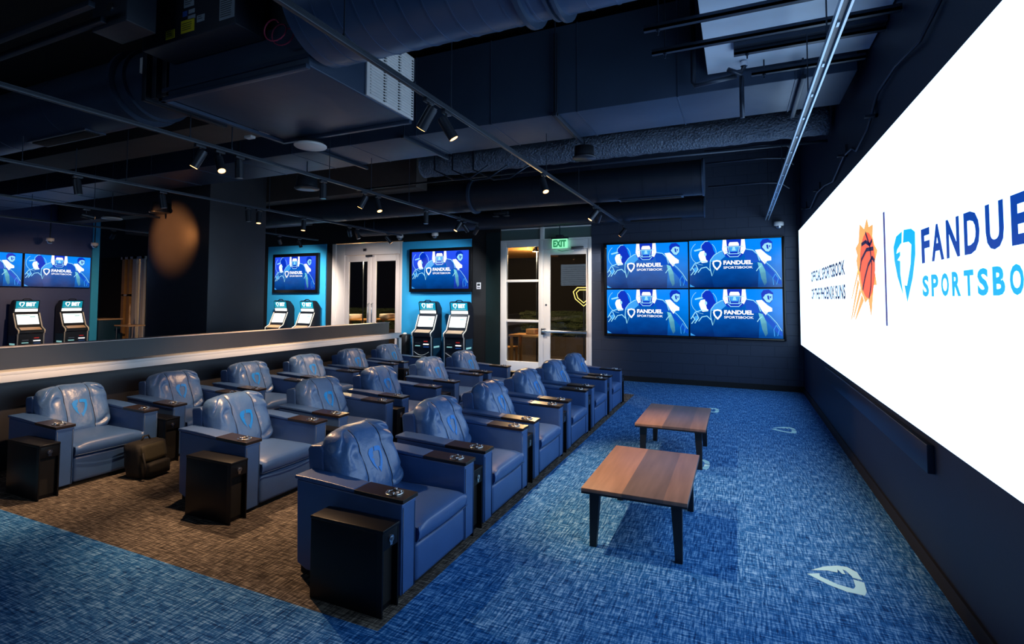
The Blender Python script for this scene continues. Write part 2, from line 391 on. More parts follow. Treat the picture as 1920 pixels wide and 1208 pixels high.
MB().box(.15, .42, -.08, -.015, 2.70, 2.76, steel_dk, .006).tube([(.2, -.06, 2.69), (-.05, -.10, 2.67), (-.15, -.05, 2.70)], .008, steel_dk).obj('door_closer', d1)
# ---- double door
d2 = sroot('door_2', (-8.67, YF, 0))
f = MB()
for x0, x1, z0, z1 in ((-1.10, -.70, 0, 3.06), (1.03, 1.11, 0, 3.06), (-.70, 1.03, 2.76, 3.06)): f.box(x0, x1, Y0-.01, Y1, z0, z1, frame_pk, .006)
f.box(-1.10, -.98, Y0-.03, Y1, 0, 3.07, frame_pk, .006).obj('door_frame', d2)
for k, (a, b) in enumerate(((-.695, .16), (.17, 1.03))):
    lf = MB()
    for x0, x1, z0, z1 in ((a, a+.13, .01, 2.75), (b-.13, b, .01, 2.75), (a+.13, b-.13, 2.59, 2.75), (a+.13, b-.13, .01, .30)): lf.box(x0, x1, -.015, .03, z0, z1, frame_pk, .005)
    lo = lf.obj('door_leaf', d2); MB().box(a+.13, b-.13, 0, .008, .30, 2.59, glass).obj('pane', lo)
    hx = b-.05 if k == 0 else a+.05
    MB().tube([(hx, -.02, 1.0), (hx, -.07, 1.03), (hx, -.07, 1.5), (hx, -.02, 1.53)], .012, chrome).obj('pull_handle', lo)
MB().box(.02, .25, -.09, -.015, 2.70, 2.75, steel_dk, .005).box(-.08, .02, -.06, -.015, 2.85, 2.92, steel_dk, .004).obj('door_closer', d2)
# ---- corner window on the far left, beyond the kiosk wall
w3 = sroot('window_3', (-18.8, YF, 0))
f = MB()
for x0, x1 in ((-.02, .12), (.28, .40), (.55, .75), (1.0, 1.15)): f.box(x0, x1, -.05, .08, 0, 3.0, wood_o if x0 < .5 else frame_pk)
f.box(-1.25, -.1, -.02, .0, 0, 3.0, curtain_m).box(-.1, 1.2, -.05, .05, 2.92, 3.0, frame_pk).box(.0, .4, -.05, .05, 1.7, 1.76, frame_pk)
f.obj('window_frame', w3)
MB().box(-.1, 1.2, .02, .028, 0, 2.92, glass).obj('pane', w3)
# niche desk in front of it
t = thing('reception_desk', 'dark blue desk with pale top, in the gap left of the big square column', 'desk', (-17.3, 9.3, 0))
MB().box(-.75, .1, -.3, .3, 0, .98, kio_side, .01).obj('cabinet', t); MB().box(-.8, .15, -.33, .33, .98, 1.02, kio_shelf, .005).obj('desktop', t)
MB().box(-.12, -.06, -.31, -.30, .35, .95, steel_dk).obj('corner_trim', t)
t = thing('side_table', 'small tan side table beside the blue desk, left of the big column', 'table', (-16.55, 9.5, 0))
MB().box(-.35, .35, -.25, .25, .80, .84, kio_shelf, .005).obj('tabletop', t)
for sx in (-1, 1):
    for sy in (-1, 1): MB().cyl((sx*.31, sy*.2, 0), (sx*.31, sy*.2, .80), .018, steel_dk, 8).obj('leg', t)
tag(MB().lathe([(.001, 0), (.05, 0), (.055, .02), (.02, .05), (.025, .2), (.012, .35), (.02, .5), (.005, .62), (.001, .63)], kio_shelf, 12).obj('table_ornament', loc=(-16.6, 9.5, .84)), 'slim tan ornament standing on the small side table left of the column', 'ornament')

# ================================================================== half wall and drink ledge
struct(MB().box(-6.55, -6.42, -.5, 8.50, 0, 1.165, col_m, .004).box(-6.56, -6.41, -.5, 8.51, 1.165, 1.172, frame_pk).obj('wall_half'))
t = thing('drink_ledge', 'long white drink ledge on the dark half wall behind the back row', 'ledge', (-6.3, 4.1, 0))
MB().box(-.12, .10, -4.6, 4.52, .925, .957, white_m, .003).obj('ledge_top', t)
MB().box(.07, .10, -4.6, 4.52, .862, .925, white_m, .002).obj('apron', t)
MB().box(.04, .10, 4.44, 4.52, 0, .925, white_m, .003).obj('leg', t)

# ================================================================== LED wall
led = thing('led_wall', 'huge glowing white video wall with the sportsbook and basketball logos', 'video wall', (1.0, 5.3, 0))
MB().box(.005, .05, -3.8, 5.02, .862, 2.868, bezel).obj('frame', led)
s = MB().add([(.0, -3.78, .865), (.0, 5.0, .865), (.0, 5.0, 2.865), (.0, -3.78, 2.865)], [(0, 1, 2, 3)], led_w); s.obj('screen', led)
A = Art(lambda u, v, l: (-l, u-5.3, v), .002)   # u = world Y, v = z
def rt(a, t, y0, y1, z0, z1, m, off=.02): a.text(t, y0, y1, z0, z1, m, 1, off)
rt(A, 'OFFICIAL SPORTSBOOK', 8.74, 6.12, 1.905, 2.06, led_blk, .03); rt(A, 'OF THE PHOENIX SUNS', 8.74, 6.12, 1.655, 1.81, led_blk, .03)
A.obj('slogan_lettering', led)
A = Art(lambda u, v, l: (-l, u-5.3, v), .002)
cy_, cz_, R_ = 5.13, 1.94, .275
def on_led(u, v):      # traced outline point -> (Y, z) on the wall
    px, py = 1480+u/4.027, 350+v/4.027
    d = _r2*((px-960)/FPX)+_d2*((py-CY)/FPX)+_f; t = 1.0/d.x; return (t*d.y, CAMH+t*d.z)
A.poly([on_led(*p) for p in ((587, 235), (602, 305), (634, 283), (630, 375), (645, 440), (668, 482), (650, 560), (648, 640), (664, 742), (640, 745), (622, 990), (598, 850), (575, 880), (560, 830), (545, 800), (528, 700), (508, 560), (516, 520), (501, 467), (524, 425), (532, 283), (566, 320))], led_yel, 1)
for a_, b_, c_, d_ in (((520, 620), (526, 650), (476, 850), (470, 850)), ((520, 690), (530, 730), (475, 1005), (468, 1005)), ((535, 760), (545, 800), (492, 990), (484, 990)), ((550, 810), (566, 860), (506, 1005), (499, 1005))):
    A.poly([on_led(*p) for p in (a_, b_, c_, d_)], led_yel, 1)
A.ell(cy_, cz_, R_, R_, led_org, 2)
A.strip([(cy_+.02, cz_+R_), (cy_-.12, cz_+.15), (cy_-.17, cz_), (cy_-.12, cz_-.18), (cy_-.05, cz_-R_)], .028, led_blk, 3)
A.strip([(cy_+.18, cz_+.19), (cy_+.02, cz_+.20), (cy_-.12, cz_+.16), (cy_-.2, cz_+.19)], .032, led_blk, 3)
A.strip([(cy_+R_, cz_-.03), (cy_+.2, cz_+.06), (cy_+.0, cz_+.13), (cy_-.23, cz_+.12)], .032, led_blk, 3)
A.strip([(cy_+.18, cz_-.2), (cy_+.08, cz_-.1), (cy_-.05, cz_+.0), (cy_-.19, cz_+.05), (cy_-.26, cz_+.02)], .032, led_blk, 3)
A.obj('basketball_logo', led)
A = Art(lambda u, v, l: (-l, u-5.3, v), .002)
A.poly([(4.592, 1.46), (4.592, 2.30), (4.540, 2.30), (4.540, 1.46)], led_div); A.obj('divider_line', led)
A = Art(lambda u, v, l: (-l, u-5.3, v), .002); shield(A, 4.345, 3.855, 1.635, 2.11, led_cyan); A.obj('shield_logo', led)
A = Art(lambda u, v, l: (-l, u-5.3, v), .002)
for ch, y0, y1 in (('F', 3.745, 3.60), ('A', 3.575, 3.385), ('N', 3.35, 3.175), ('D', 3.12, 2.945), ('U', 2.885, 2.716), ('E', 2.655, 2.505), ('L', 2.45, 2.30)):
    A.text(ch, y0, y1, 1.865, 2.065, led_navy, 1, .035)
for i, ch in enumerate('SPORTSBOOK'):
    y = 3.748-i*.152; A.text(ch, y, y-.112, 1.670, 1.793, led_cyan, 1, .04)
A.obj('brand_lettering', led)

# ================================================================== televisions
def tv(name, label, loc, w, h, rz=0, bez=.02, bg=None, group=None, dark_frame=None):
    """picture centred on loc, facing -Y before rotation"""
    t = thing(name, label, 'television', loc, rz, group)
    b = dark_frame or bez
    MB().box(-w/2-b, w/2+b, .0, .07, -h/2-b, h/2+b, bezel, .004).obj('bezel', t)
    F = lambda u, v, l: (-w/2+u/16*w, -.001-l, -h/2+v/9*h)
    s = MB().add([(-w/2, -.001, -h/2), (w/2, -.001, -h/2), (w/2, -.001, h/2), (-w/2, -.001, h/2)], [(0, 1, 2, 3)], bg or tv_bg); sc = s.obj('screen', t)
    a = Art(F, .0012)
    ring = [(2.6+2.3*math.cos(k*PI/10), 6.6+2.3*math.sin(k*PI/10)) for k in range(0, 21)]
    ring = [p for p in ring if p[1] < 8.95]; a.strip([(2.6+2.3*math.cos(x), 6.6+2.3*math.sin(x)) for x in [PI+.2*k-.9 for k in range(13)]], .08, i_lt)
    a.strip([(2.6+2.3*math.cos(x), 6.6+2.3*math.sin(x)) for x in [-.6+.2*k for k in range(8)]], .08, i_lt)
    # man in cap, left
    a.poly([(0, 0), (0, 3.3), (.7, 4.0), (1.6, 4.6), (2.4, 4.9), (3.4, 5.0), (4.2, 4.6), (4.9, 3.6), (5.0, 0)], i_dark, 1)
    a.poly([(2.0, 6.9), (1.7, 6.3), (1.75, 5.9), (2.0, 5.2), (2.3, 4.7), (3.3, 4.8), (3.5, 6.0), (3.2, 7.2)], i_wh, 2)
    a.poly([(2.2, 7.2), (2.3, 8.2), (2.9, 8.8), (3.7, 8.7), (4.2, 8.0), (4.4, 7.2), (4.7, 6.5), (4.3, 5.6), (3.6, 4.9), (3.1, 5.3), (2.9, 6.3), (2.8, 7.0)], i_roy, 3)
    a.poly([(.9, 7.2), (2.2, 7.55), (2.5, 7.3), (2.0, 7.15), (1.0, 6.95)], i_lt, 4); a.ell(2.95, 6.35, .22, .35, i_lt, 4, 12)
    a.strip([(2.15, 7.2), (2.25, 8.1), (2.9, 8.8), (3.4, 8.85)], .12, i_lt, 4)
    # glove and ball
    for p in (((.2, 3.3), (1.0, 4.6), (2.2, 5.0), (3.2, 4.9)), ((.9, 2.5), (1.6, 3.5), (1.2, 4.4)), ((1.6, 2.9), (2.2, 3.7), (3.1, 3.9), (3.8, 3.2)), ((.3, 2.4), (.9, 3.2), (.5, 3.9))):
        a.strip(p, .16, i_lt, 4)
    a.ell(1.15, 3.4, .35, .5, i_sky, 3, 14)
    # central player
    a.poly([(4.4, 0), (4.0, 2.2), (3.7, 3.8), (3.8, 5.2), (4.5, 6.1), (5.6, 6.8), (6.4, 7.0), (9.8, 7.1), (11.2, 6.8), (12.0, 6.0), (12.4, 4.8), (12.2, 3.2), (12.0, 0)], i_dark, 5)
    a.poly([(3.8, 5.0), (4.5, 6.1), (5.6, 6.8), (6.3, 6.9), (6.5, 5.9), (5.5, 5.0), (4.3, 4.8)], i_sky, 6)
    a.poly([(9.8, 7.0), (11.2, 6.7), (11.9, 5.9), (12.2, 4.6), (11.0, 4.6), (9.9, 5.4)], i_mid, 6)
    a.strip([(4.1, 2.2), (3.75, 3.8), (3.85, 5.2), (4.5, 6.1), (5.6, 6.8), (6.3, 7.0)], .14, i_lt, 7); a.strip([(10.1, 7.1), (11.2, 6.9), (12.0, 6.1), (12.35, 4.9)], .14, i_lt, 7)
    a.strip([(4.2, 2.4), (4.6, 3.6), (4.3, 4.4)], .12, i_teal, 7)
    # helmet
    a.poly([(6.1, 8.98), (5.9, 7.4), (6.2, 6.3), (6.9, 5.6), (9.1, 5.6), (9.8, 6.3), (10.1, 7.4), (9.9, 8.98)], i_roy, 8)
    a.poly([(6.1, 8.98), (5.95, 7.2), (6.4, 6.2), (6.9, 6.5), (6.7, 8.98)], i_wh, 9); a.poly([(9.9, 8.98), (10.05, 7.2), (9.6, 6.2), (9.1, 6.5), (9.3, 8.98)], i_wh, 9)
    a.poly([(7.1, 8.1), (7.3, 8.5), (8.7, 8.5), (8.9, 8.1), (8.9, 7.8), (7.1, 7.8)], i_wh, 9)
    a.poly([(7.1, 7.6), (8.9, 7.6), (8.6, 6.7), (7.4, 6.7)], i_sky, 9); a.poly([(7.85, 7.7), (8.15, 7.7), (8.35, 6.9), (7.65, 6.9)], i_lt, 10)
    for p in (((6.4, 7.65), (9.6, 7.65)), ((6.5, 6.9), (7.2, 6.3), (8.8, 6.3), (9.5, 6.9)), ((6.8, 6.3), (7.3, 5.75), (8.7, 5.75), (9.2, 6.3)), ((7.0, 7.6), (7.3, 6.3)), ((9.0, 7.6), (8.7, 6.3))):
        a.strip(p, .13, i_lt, 10)
    # right player
    a.poly([(12.5, 8.2), (12.9, 8.8), (13.8, 8.9), (14.5, 8.3), (14.5, 7.2), (14.0, 6.4), (13.3, 6.5), (12.6, 7.2)], i_roy, 4)
    a.poly([(12.8, 7.4), (13.2, 8.0), (13.8, 8.2), (14.4, 8.0), (14.4, 7.1), (13.9, 6.5), (13.4, 6.6)], i_lt, 5)
    a.poly([(13.5, 7.8), (13.8, 7.8), (13.9, 7.0), (13.6, 7.1)], i_roy, 6); a.poly([(13.9, 7.6), (14.2, 7.7), (14.1, 7.2)], i_roy, 6)
    a.poly([(11.6, 6.9), (12.6, 7.0), (13.6, 6.0), (14.3, 5.5), (14.3, 4.9), (13.6, 4.8), (13.2, 4.2), (12.6, 5.0), (12.2, 5.8)], i_wh, 6)
    a.poly([(12.3, 4.9), (12.9, 4.8), (14.6, 2.9), (15.9, 1.0), (15.9, .4), (15.2, .8), (13.9, 2.5), (12.6, 4.0)], i_mid, 6)
    a.strip([(12.9, 5.0), (14.0, 4.0), (15.0, 2.8), (15.8, 1.4)], .1, i_lt, 7)
    a.poly([(12.0, 4.6), (12.7, 4.4), (13.3, 3.0), (13.5, .8), (13.1, .3), (12.6, 1.6), (12.3, 3.2)], i_teal, 7); a.strip([(11.8, 3.0), (12.2, 3.6), (12.6, 3.9)], .14, i_lt, 8)
    a.strip([(14.6, .4), (14.5, 1.6), (14.9, 2.4), (15.4, 1.6), (15.1, .5)], .10, i_sky, 8)
    a.poly([(.1, .1), (.1, .6), (.5, .35), (1.0, .1)], i_sky, 3)
    # logo
    shield_ring(a, 4.3, 5.7, 3.35, 5.1, i_wh, .28, 11)
    a.text('FANDUEL', 6.15, 11.2, 4.25, 5.05, i_wh, 11, .045); a.text('SPORTSBOOK', 6.15, 11.2, 3.50, 3.95, i_wh, 11, .015)
    a.obj('picture', sc)
    return t
W4, H4 = 1.585, .895
pos4 = ((-1.665, 2.315, 'upper left'), (-.055, 2.325, 'upper right'), (-1.665, 1.395, 'lower left'), (-.055, 1.395, 'lower right'))
T0 = tv('television', 'wall television showing football players, upper left of the block of four', (pos4[0][0], YF-.075, pos4[0][1]), W4, H4, 0, .010, group='four televisions on the far wall')
for x, z, s in pos4[1:]: dup(T0, (x, YF-.075, z), 'wall television showing football players, %s of the block of four' % s)
fr = MB()
for x0, x1, z0, z1 in ((-2.52, -2.475, .90, 2.80), (.755, .79, .90, 2.80), (-2.475, .755, .90, .935), (-2.475, .755, 2.785, 2.80)): fr.box(x0, x1, YF-.07, YF-.002, z0, z1, bezel, .003)
tag(fr.obj('television_surround'), 'thin black surround frame around the block of four televisions', 'frame')
tv('television', 'television on the blue panel right of the double door, above two kiosks', (-6.44, YF-.11, 2.325), 1.56, .89, 0, bg=tv_bg2, dark_frame=.075)
tv('television', 'television on the turquoise panel between big column and double door', (-11.02, YF-.11, 2.325), 1.48, .90, 0, bg=tv_bg2, dark_frame=.085)
tv('television', 'television on the far left wall, nearest the big column', (XL+.08, 7.39, 2.315), 1.39, .80, PI/2, bez=.012)
tv('television', 'television at the left edge of the picture, partly out of frame', (XL+.08, 5.95, 2.315), 1.39, .80, PI/2, bez=.012)

# ================================================================== betting kiosks
def kiosk():
    t = thing('betting_kiosk', '', 'kiosk', group='self service betting kiosks')
    # side profile in (y, z), y = -depth to the front
    prof = [(.22, .0), (.22, 1.42), (.10, 1.56), (.02, 1.585), (-.03, 1.56), (.02, 1.30), (.0, 1.26), (-.14, .93), (-.27, .86), (-.27, .80), (-.24, .78), (-.22, .0)]
    MB().prism(prof, 'x', -.245, .245, kio_b, .006).obj('cabinet', t)
    line = [(-.225, .02), (-.245, .78), (-.278, .80), (-.278, .865), (-.145, .94), (-.005, 1.27)]
    for sx in (-1, 1):
        x = sx*.25; MB().tube([(x, a, b) for a, b in line], .014, kio_trim, 6).obj('silver_trim', t)
        MB().box(min(x, x+sx*.004), max(x, x+sx*.004), -.16, .16, .12, .74, kio_side).box(min(x, x+sx*.006), max(x, x+sx*.006), -.14, .10, .52, .56, scr_grey).box(min(x, x+sx*.006), max(x, x+sx*.006), -.14, .05, .22, .25, scr_grey).obj('side_print', t)
    def plane(n, p0, p1, hw, m, art=None):
        (ya, za), (yb, zb) = p0, p1; d = Vector((0, yb-ya, zb-za)); L = d.length; nn = Vector((0, -(zb-za), yb-ya)).normalized()
        if nn.y > 0: nn = -nn
        F = lambda u, v, l: tuple(Vector((u*hw, ya, za))+d*v+nn*(.007+l))
        a = Art(F, .0015); a.poly([(-1, 0), (1, 0), (1, 1), (-1, 1)], m, 0)
        if art: art(a)
        return a.obj(n, t)
    plane('sign_screen', (.000, 1.385), (-.031, 1.555), .215, scr_teal, lambda a: (shield(a, -.75, -.25, .2, .9, scr_white_ink), a.text('BET', -.1, .75, .3, .85, scr_white_ink, 1, .05), a.poly([(-.8, .06), (.8, .06), (.8, .14), (-.8, .14)], scr_grey)))
    plane('light_strip', (.014, 1.305), (.002, 1.372), .215, scr_w)
    plane('touch_screen', (-.115, 1.00), (-.020, 1.235), .205, scr_w, lambda a: (a.poly([(-.9, .88), (.9, .88), (.9, .94), (-.9, .94)], scr_grey), a.poly([(.2, .7), (.75, .7), (.75, .8), (.2, .8)], scr_grey), a.poly([(-.9, .12), (.9, .12), (.9, .15), (-.9, .15)], scr_grey)))
    MB().add([(-.20, -.268, .874), (.20, -.268, .874), (.20, -.16, .936), (-.20, -.16, .936)], [(0, 1, 2, 3)], kio_shelf).obj('shelf', t)
    for q in ((-.17, -.05, .62, .64, steel_dk), (-.17, -.05, .56, .58, scr_grey), (.06, .15, .665, .685, red_e), (.05, .18, .60, .62, scr_white_ink), (.05, .18, .54, .56, lab_b), (-.19, -.10, .28, .30, lab_w)):
        MB().box(q[0], q[1], -.262, -.215, q[2], q[3], q[4]).obj('payment_slot', t)
    MB().tube([(-.2+.4*k/12, -.262, .44-.08*math.sin(PI*k/12)) for k in range(13)], .006, kio_trim, 6).obj('front_arc', t)
    MB().tube([(-.09, -.01, 1.58), (-.05, -.01, 1.61), (.05, -.01, 1.61), (.09, -.01, 1.58)], .012, kio_b, 6).obj('top_handle', t)
    return t
K0 = kiosk(); K0.location = (-6.62, 10.22, 0); K0['label'] = 'betting kiosk against the blue panel, left one, next to the double door'
for x, y, rz, s in ((-5.78, 10.22, 0, 'betting kiosk against the blue panel, right one, next to the dark pilaster'),
                    (-11.28, 10.22, 0, 'betting kiosk on the turquoise panel, left one, half hidden by the big column'),
                    (-10.34, 10.22, 0, 'betting kiosk on the turquoise panel, right one'),
                    (XL+.3, 7.60, PI/2, 'betting kiosk below the left wall television, right one, nearer the column'),
                    (XL+.3, 6.68, PI/2, 'betting kiosk below the left wall television, left one, nearest the picture edge')):
    dup(K0, (x, y, 0), s, rz)
tag(MB().box(-.02, .02, -.02, .02, 0, .02, black_paint).lathe([(.14, 0), (.15, .02), (.15, .78), (.13, .80), (.001, .80)], black_lam, 16).lathe([(.05, .80), (.05, .83), (.001, .84)], kio_trim, 12).obj('waste_bin', loc=(-7.28, 10.25, 0)), 'slim black bin beside the left kiosk on the blue panel', 'bin')

# ================================================================== recliners
CX = .385
def recliner():
    t = thing('recliner', '', 'armchair', group='navy leather recliners in three rows')
    leg = MB().box(-.36, .35, -.40, .40, .0, .045, black_in); leg.obj('plinth', t)
    MB().box(-.36, .345, -.288, .288, .04, .255, leather, .012).obj('seat_base', t)
    # footrest panel, slightly puffed
    MB().box(.315, .388, -.283, .283, .035, .255, leather, .028, 3).obj('footrest', t)
    # seat cushion
    b = bmesh.new(); bmesh.ops.create_grid(b, x_segments=18, y_segments=18, size=1)
    b.free()
    s = MB(); nU, nV = 22, 20; vv = []; fs = []
    for i in range(nU+1):
        for j in range(nV+1):
            u = -1+2*i/nU; v = -1+2*j/nV
            z = .372+.022*(1-u**4)*(1-v**2)*.9-.02*abs(v)**6-.012*max(0, u-.85)/.15
            x = .09+u*.305+.012*(1-v*v)*(1 if u > .9 else 0); vv.append((x, v*.282, z))
    def gi(i, j): return i*(nV+1)+j
    for i in range(nU):
        for j in range(nV): fs.append((gi(i, j), gi(i+1, j), gi(i+1, j+1), gi(i, j+1)))
    k = len(vv); prof = [(.400, .350), (.408, .315), (.404, .285), (.390, .262), (.30, .256)]
    for x, z in prof:
        for j in range(nV+1): v = -1+2*j/nV; vv.append((x+.012*(1-v*v) if x > .35 else x, v*.282, z))
    def fi(a, j): return gi(nU, j) if a < 0 else k+a*(nV+1)+j
    for a in range(-1, len(prof)-1):
        for j in range(nV): fs.append((fi(a, j), fi(a+1, j), fi(a+1, j+1), fi(a, j+1)))
    # side walls
    for j in (0, nV):
        ring = [gi(i, j) for i in range(nU+1)]+[k+a*(nV+1)+j for a in range(len(prof))]
        m0 = len(vv); vv.append((-.215, (-1 if j == 0 else 1)*.282, .256)); ring.append(m0); fs.append(tuple(ring if j == 0 else ring[::-1]))
    s.add(vv, fs, leather, True); sc = s.obj('seat_cushion', t)
    MB().tube([(.407+.012*(1-(v/10)**2), v*.0282, .272) for v in range(-10, 11)], .0035, piping, 5).obj('seat_piping', sc)
    for sy in (-1, 1):
        y0, y1 = (-.42, -.287) if sy < 0 else (.287, .42)
        top = lambda x: .522+.028*max(0, (.385-x)/.77)**1.3
        xs_ = [.385-.77*k/10 for k in range(11)]
        pr = [(x, top(x)) for x in xs_]+[(-.372, .06), (-.30, .03), (.383, .03)]
        arm = MB().prism(pr, 'y', y0, y1, leather, .008).obj('arm', t)
        e = MB()
        for y in (y0+.010, y1-.010): e.tube([(.385, y, .035), (.386, y, .50)], .0032, piping, 5)
        e.obj('arm_stitching', arm)
        xp = [.055-.455*k/8 for k in range(9)]
        pp = [(x, top(x)+.003) for x in xp]; pq = [(x, top(x)+.024+.005*math.sin(PI*(k)/8)) for k, x in enumerate(xp)]
        MB().prism(pp+pq[::-1], 'y', y0-.004, y1+.004, leather, .007).obj('arm_pad', arm)
        xt = [.395, .30, .20, .10, .058]
        MB().prism([(x, top(x)+.002) for x in xt]+[(x, top(x)+.024) for x in xt[::-1]], 'y', y0-.006, y1+.006, tray_m, .003).obj('tray', arm)
        cx, cy, cz = .285, (y0+y1)/2, top(.285)+.025
        c = MB(); c.lathe([(.040, -.004), (.051, -.002), (.052, .003), (.047, .006), (.040, .003)], chrome, 24, c=(cx, cy, cz)); c.lathe([(.040, .003), (.038, -.001), (.001, -.001)], steel_dk, 24, c=(cx, cy, cz))
        for q in range(4): an = q*PI/2+.4; c.box(cx+.034*math.cos(an)-.007, cx+.034*math.cos(an)+.007, cy+.034*math.sin(an)-.007, cy+.034*math.sin(an)+.007, cz, cz+.014, chrome, .003)
        c.obj('cup_holder', arm)
    # back frame
    MB().prism([(-.36, .05), (-.27, .06), (-.315, .70), (-.335, .722), (-.425, .712), (-.44, .69), (-.385, .2)], 'y', -.284, .284, leather, .012).obj('back_frame', t)
    # puffy back cushion
    nU, nV = 72, 64; vv = []; fs = []
    import mathutils.noise as no
    for i in range(nV+1):
        s_ = -1+2*i/nV; cy_ = math.copysign(1-(1-abs(s_))**1.5, s_)
        rr = max(0, 1-abs(cy_)**5.5)**(1/2.6); rz = max(0, 1-abs(cy_)**8)**(1/3.6)
        for j in range(nU):
            th = 2*PI*j/nU
            sg = lambda c, e: math.copysign(abs(c)**e, c)
            cx_ = sg(math.cos(th), .75)*rr; cz_ = sg(math.sin(th), .44)*rz
            y = cy_*.284; z = cz_*.215; x = cx_*.115*(1-.25*max(0, cz_))
            edge = abs(cy_); g = min(1, max(0, (edge-.25)/.45)); g *= .35+.65*(1 if cy_ < 0 else .8)
            ph_ = cz_*9+no.noise(Vector((y*6, z*3, 1)))*3.2+(edge-1)*cz_*5
            fold = 1-2*(1-abs(math.cos(ph_)))**1.5
            if cx_ > 0: x += g*.023*fold*min(1, (1-edge)*5)*min(1, cx_*2)
            x += .010*no.noise(Vector((y*8, z*6, 3))); z += .010*no.noise(Vector((y*7, x*9, 8)))+(.008*(1-edge**2) if cz_ > .3 else 0)
            for sx in (-.105, .115):
                q = (y-sx)/.011; x -= .010*math.exp(-q*q) if cx_ > 0 else 0; z -= .006*math.exp(-q*q) if cz_ > .6 else 0
            x += .03*max(0, -cz_)*(1 if cx_ > 0 else 0)
            zz = .575+z; X = -.178-(zz-.36)*.30+x; vv.append((X, y, zz))
    for i in range(nV):
        for j in range(nU): fs.append((i*nU+j, i*nU+(j+1) % nU, (i+1)*nU+(j+1) % nU, (i+1)*nU+j))
    cu = MB().add(vv, fs, leather_pil, True).obj('back_cushion', t)
    # follow front surface for seams and emblem
    me = cu.data; from mathutils.bvhtree import BVHTree
    bv = BVHTree.FromPolygons([v.co for v in me.vertices], [tuple(p.vertices) for p in me.polygons])
    def hit(y, z, d=.001):
        r = bv.ray_cast(Vector((.6, y, z)), Vector((-1, 0, 0)))
        return (r[0].x+d, y, z) if r[0] else (-.1, y, z)
    for sx in (-.105, .115):
        MB().tube([hit(sx, .38+.405*k/22, .0005) for k in range(23)], .0028, seam_m, 5).obj('seam', cu)
    em = MB()
    for S in (SH_L, SH_R):
        b = bmesh.new(); f_ = b.faces.new([b.verts.new((-.055+p[0]*.125, .50+p[1]*.165, 0)) for p in S])
        bmesh.ops.triangulate(b, faces=b.faces); bmesh.ops.subdivide_edges(b, edges=b.edges, cuts=5, use_grid_fill=True)
        for v in b.verts: v.co = Vector(hit(v.co.x, v.co.y, .003))
        em.bm(b, emblem_m, True)
    em.obj('shield_emblem', cu)
    return t
R0 = recliner()
fronts = [2.388, 3.388, 4.386, 5.384, 6.386, 7.384]
mids = [2.83, 3.828, 4.826, 5.99, 6.99]
backs = [2.50, 3.495, 4.49, 5.485, 6.48, 7.475]
orde = ['nearest the camera', 'second from the camera', 'third from the camera', 'fourth from the camera', 'fifth from the camera', 'farthest from the camera']
placed = []
first = True
for X, ys_, row in ((-1.70, fronts, 'front row beside the coffee tables'), (-3.455, mids, 'middle row'), (-5.325, backs, 'back row along the drink ledge')):
    for i, y in enumerate(ys_):
        lb = 'navy leather recliner, %s in the %s' % (orde[-1] if i == len(ys_)-1 else orde[i], row)
        loc = (X-CX, y+.42, 0)
        if first: R0.location = loc; R0['label'] = lb; first = False
        else: dup(R0, loc, lb)

# consoles between the recliners
def console():
    t = thing('console_box', '', 'side console', group='black consoles between the recliners')
    h = .445
    MB().box(-.244, .205, -.071, .071, .0, h-.018, black_lam, .003).box(.205, .244, -.071, -.061, 0, h-.018, black_lam).box(.205, .244, .061, .071, 0, h-.018, black_lam).obj('cabinet', t)
    MB().box(-.248, .248, -.0725, .0725, h-.018, h, black_lam, .004).obj('top', t)
    p = MB().box(.205, .243, -.061, .061, h-.11, h-.019, black_lam, .002).obj('control_panel', t)
    MB().cyl((.243, .0, h-.065), (.250, .0, h-.065), .019, chrome, 20).cyl((.250, 0, h-.065), (.253, 0, h-.065), .010, steel_dk, 12).box(.243, .247, -.008, .012, h-.098, h-.083, chrome).obj('power_port', p)
    MB().box(.200, .206, -.060, .060, .03, h-.115, black_in).obj('recess', t)
    return t
C0 = console(); first = True
def cons(X, yc, lb):
    global first
    loc = (X-.245, yc, 0)
    if first: C0.location = loc; C0['label'] = lb; first = False
    else: dup(C0, loc, lb)
for X, ys_, row, last in ((-1.70, fronts, 'front row', True), (-3.40, mids, 'middle row', True), (-5.20, backs, 'back row', True)):
    cons(X, ys_[0]-.095, 'black console box at the near end of the %s' % row)
    for i in range(1, len(ys_)):
        a = ys_[i-1]+.84; b = ys_[i]; yc = (a+b)/2 if b-a < .3 else a+.08
        cons(X-.01, yc, 'black console box in the %s between recliners %s and %s from the camera' % (row, ['one', 'two', 'three', 'four', 'five', 'six'][i-1], ['one', 'two', 'three', 'four', 'five', 'six'][i]))
    cons(X, ys_[-1]+.84+.0785, 'black console box at the far end of the %s' % row)

# ================================================================== coffee tables
def ctable(lb, x, y):
    t = thing('coffee_table', lb, 'table', (x, y, 0), 0, 'low wooden coffee tables')
    MB().box(-.335, .335, -.54, .54, .378, .402, plank, .002).obj('tabletop', t)
    MB().box(-.334, .334, -.539, .539, .366, .378, leg_m).obj('under_frame', t)
    for sx in (-1, 1):
        for sy in (-1, 1):
            b = bmesh.new(); bmesh.ops.create_cube(b, size=1); x0 = sx*.262; y0 = sy*.445 if sy < 0 else .40
            for v in b.verts:
                tp = v.co.z > 0; w = .034 if tp else .022
                v.co = Vector((x0+v.co.x*2*w+(0 if tp else sx*.012), y0+v.co.y*2*w*.8+(0 if tp else sy*.01), .366 if tp else 0))
            MB().bm(b, leg_m, False).obj('leg', t)
    return t
ctable('wooden coffee table with dark plank stripe, nearer the camera', -.635, 3.90)
ctable('wooden coffee table, farther from the camera, in front of the recliners', -.635, 5.84)

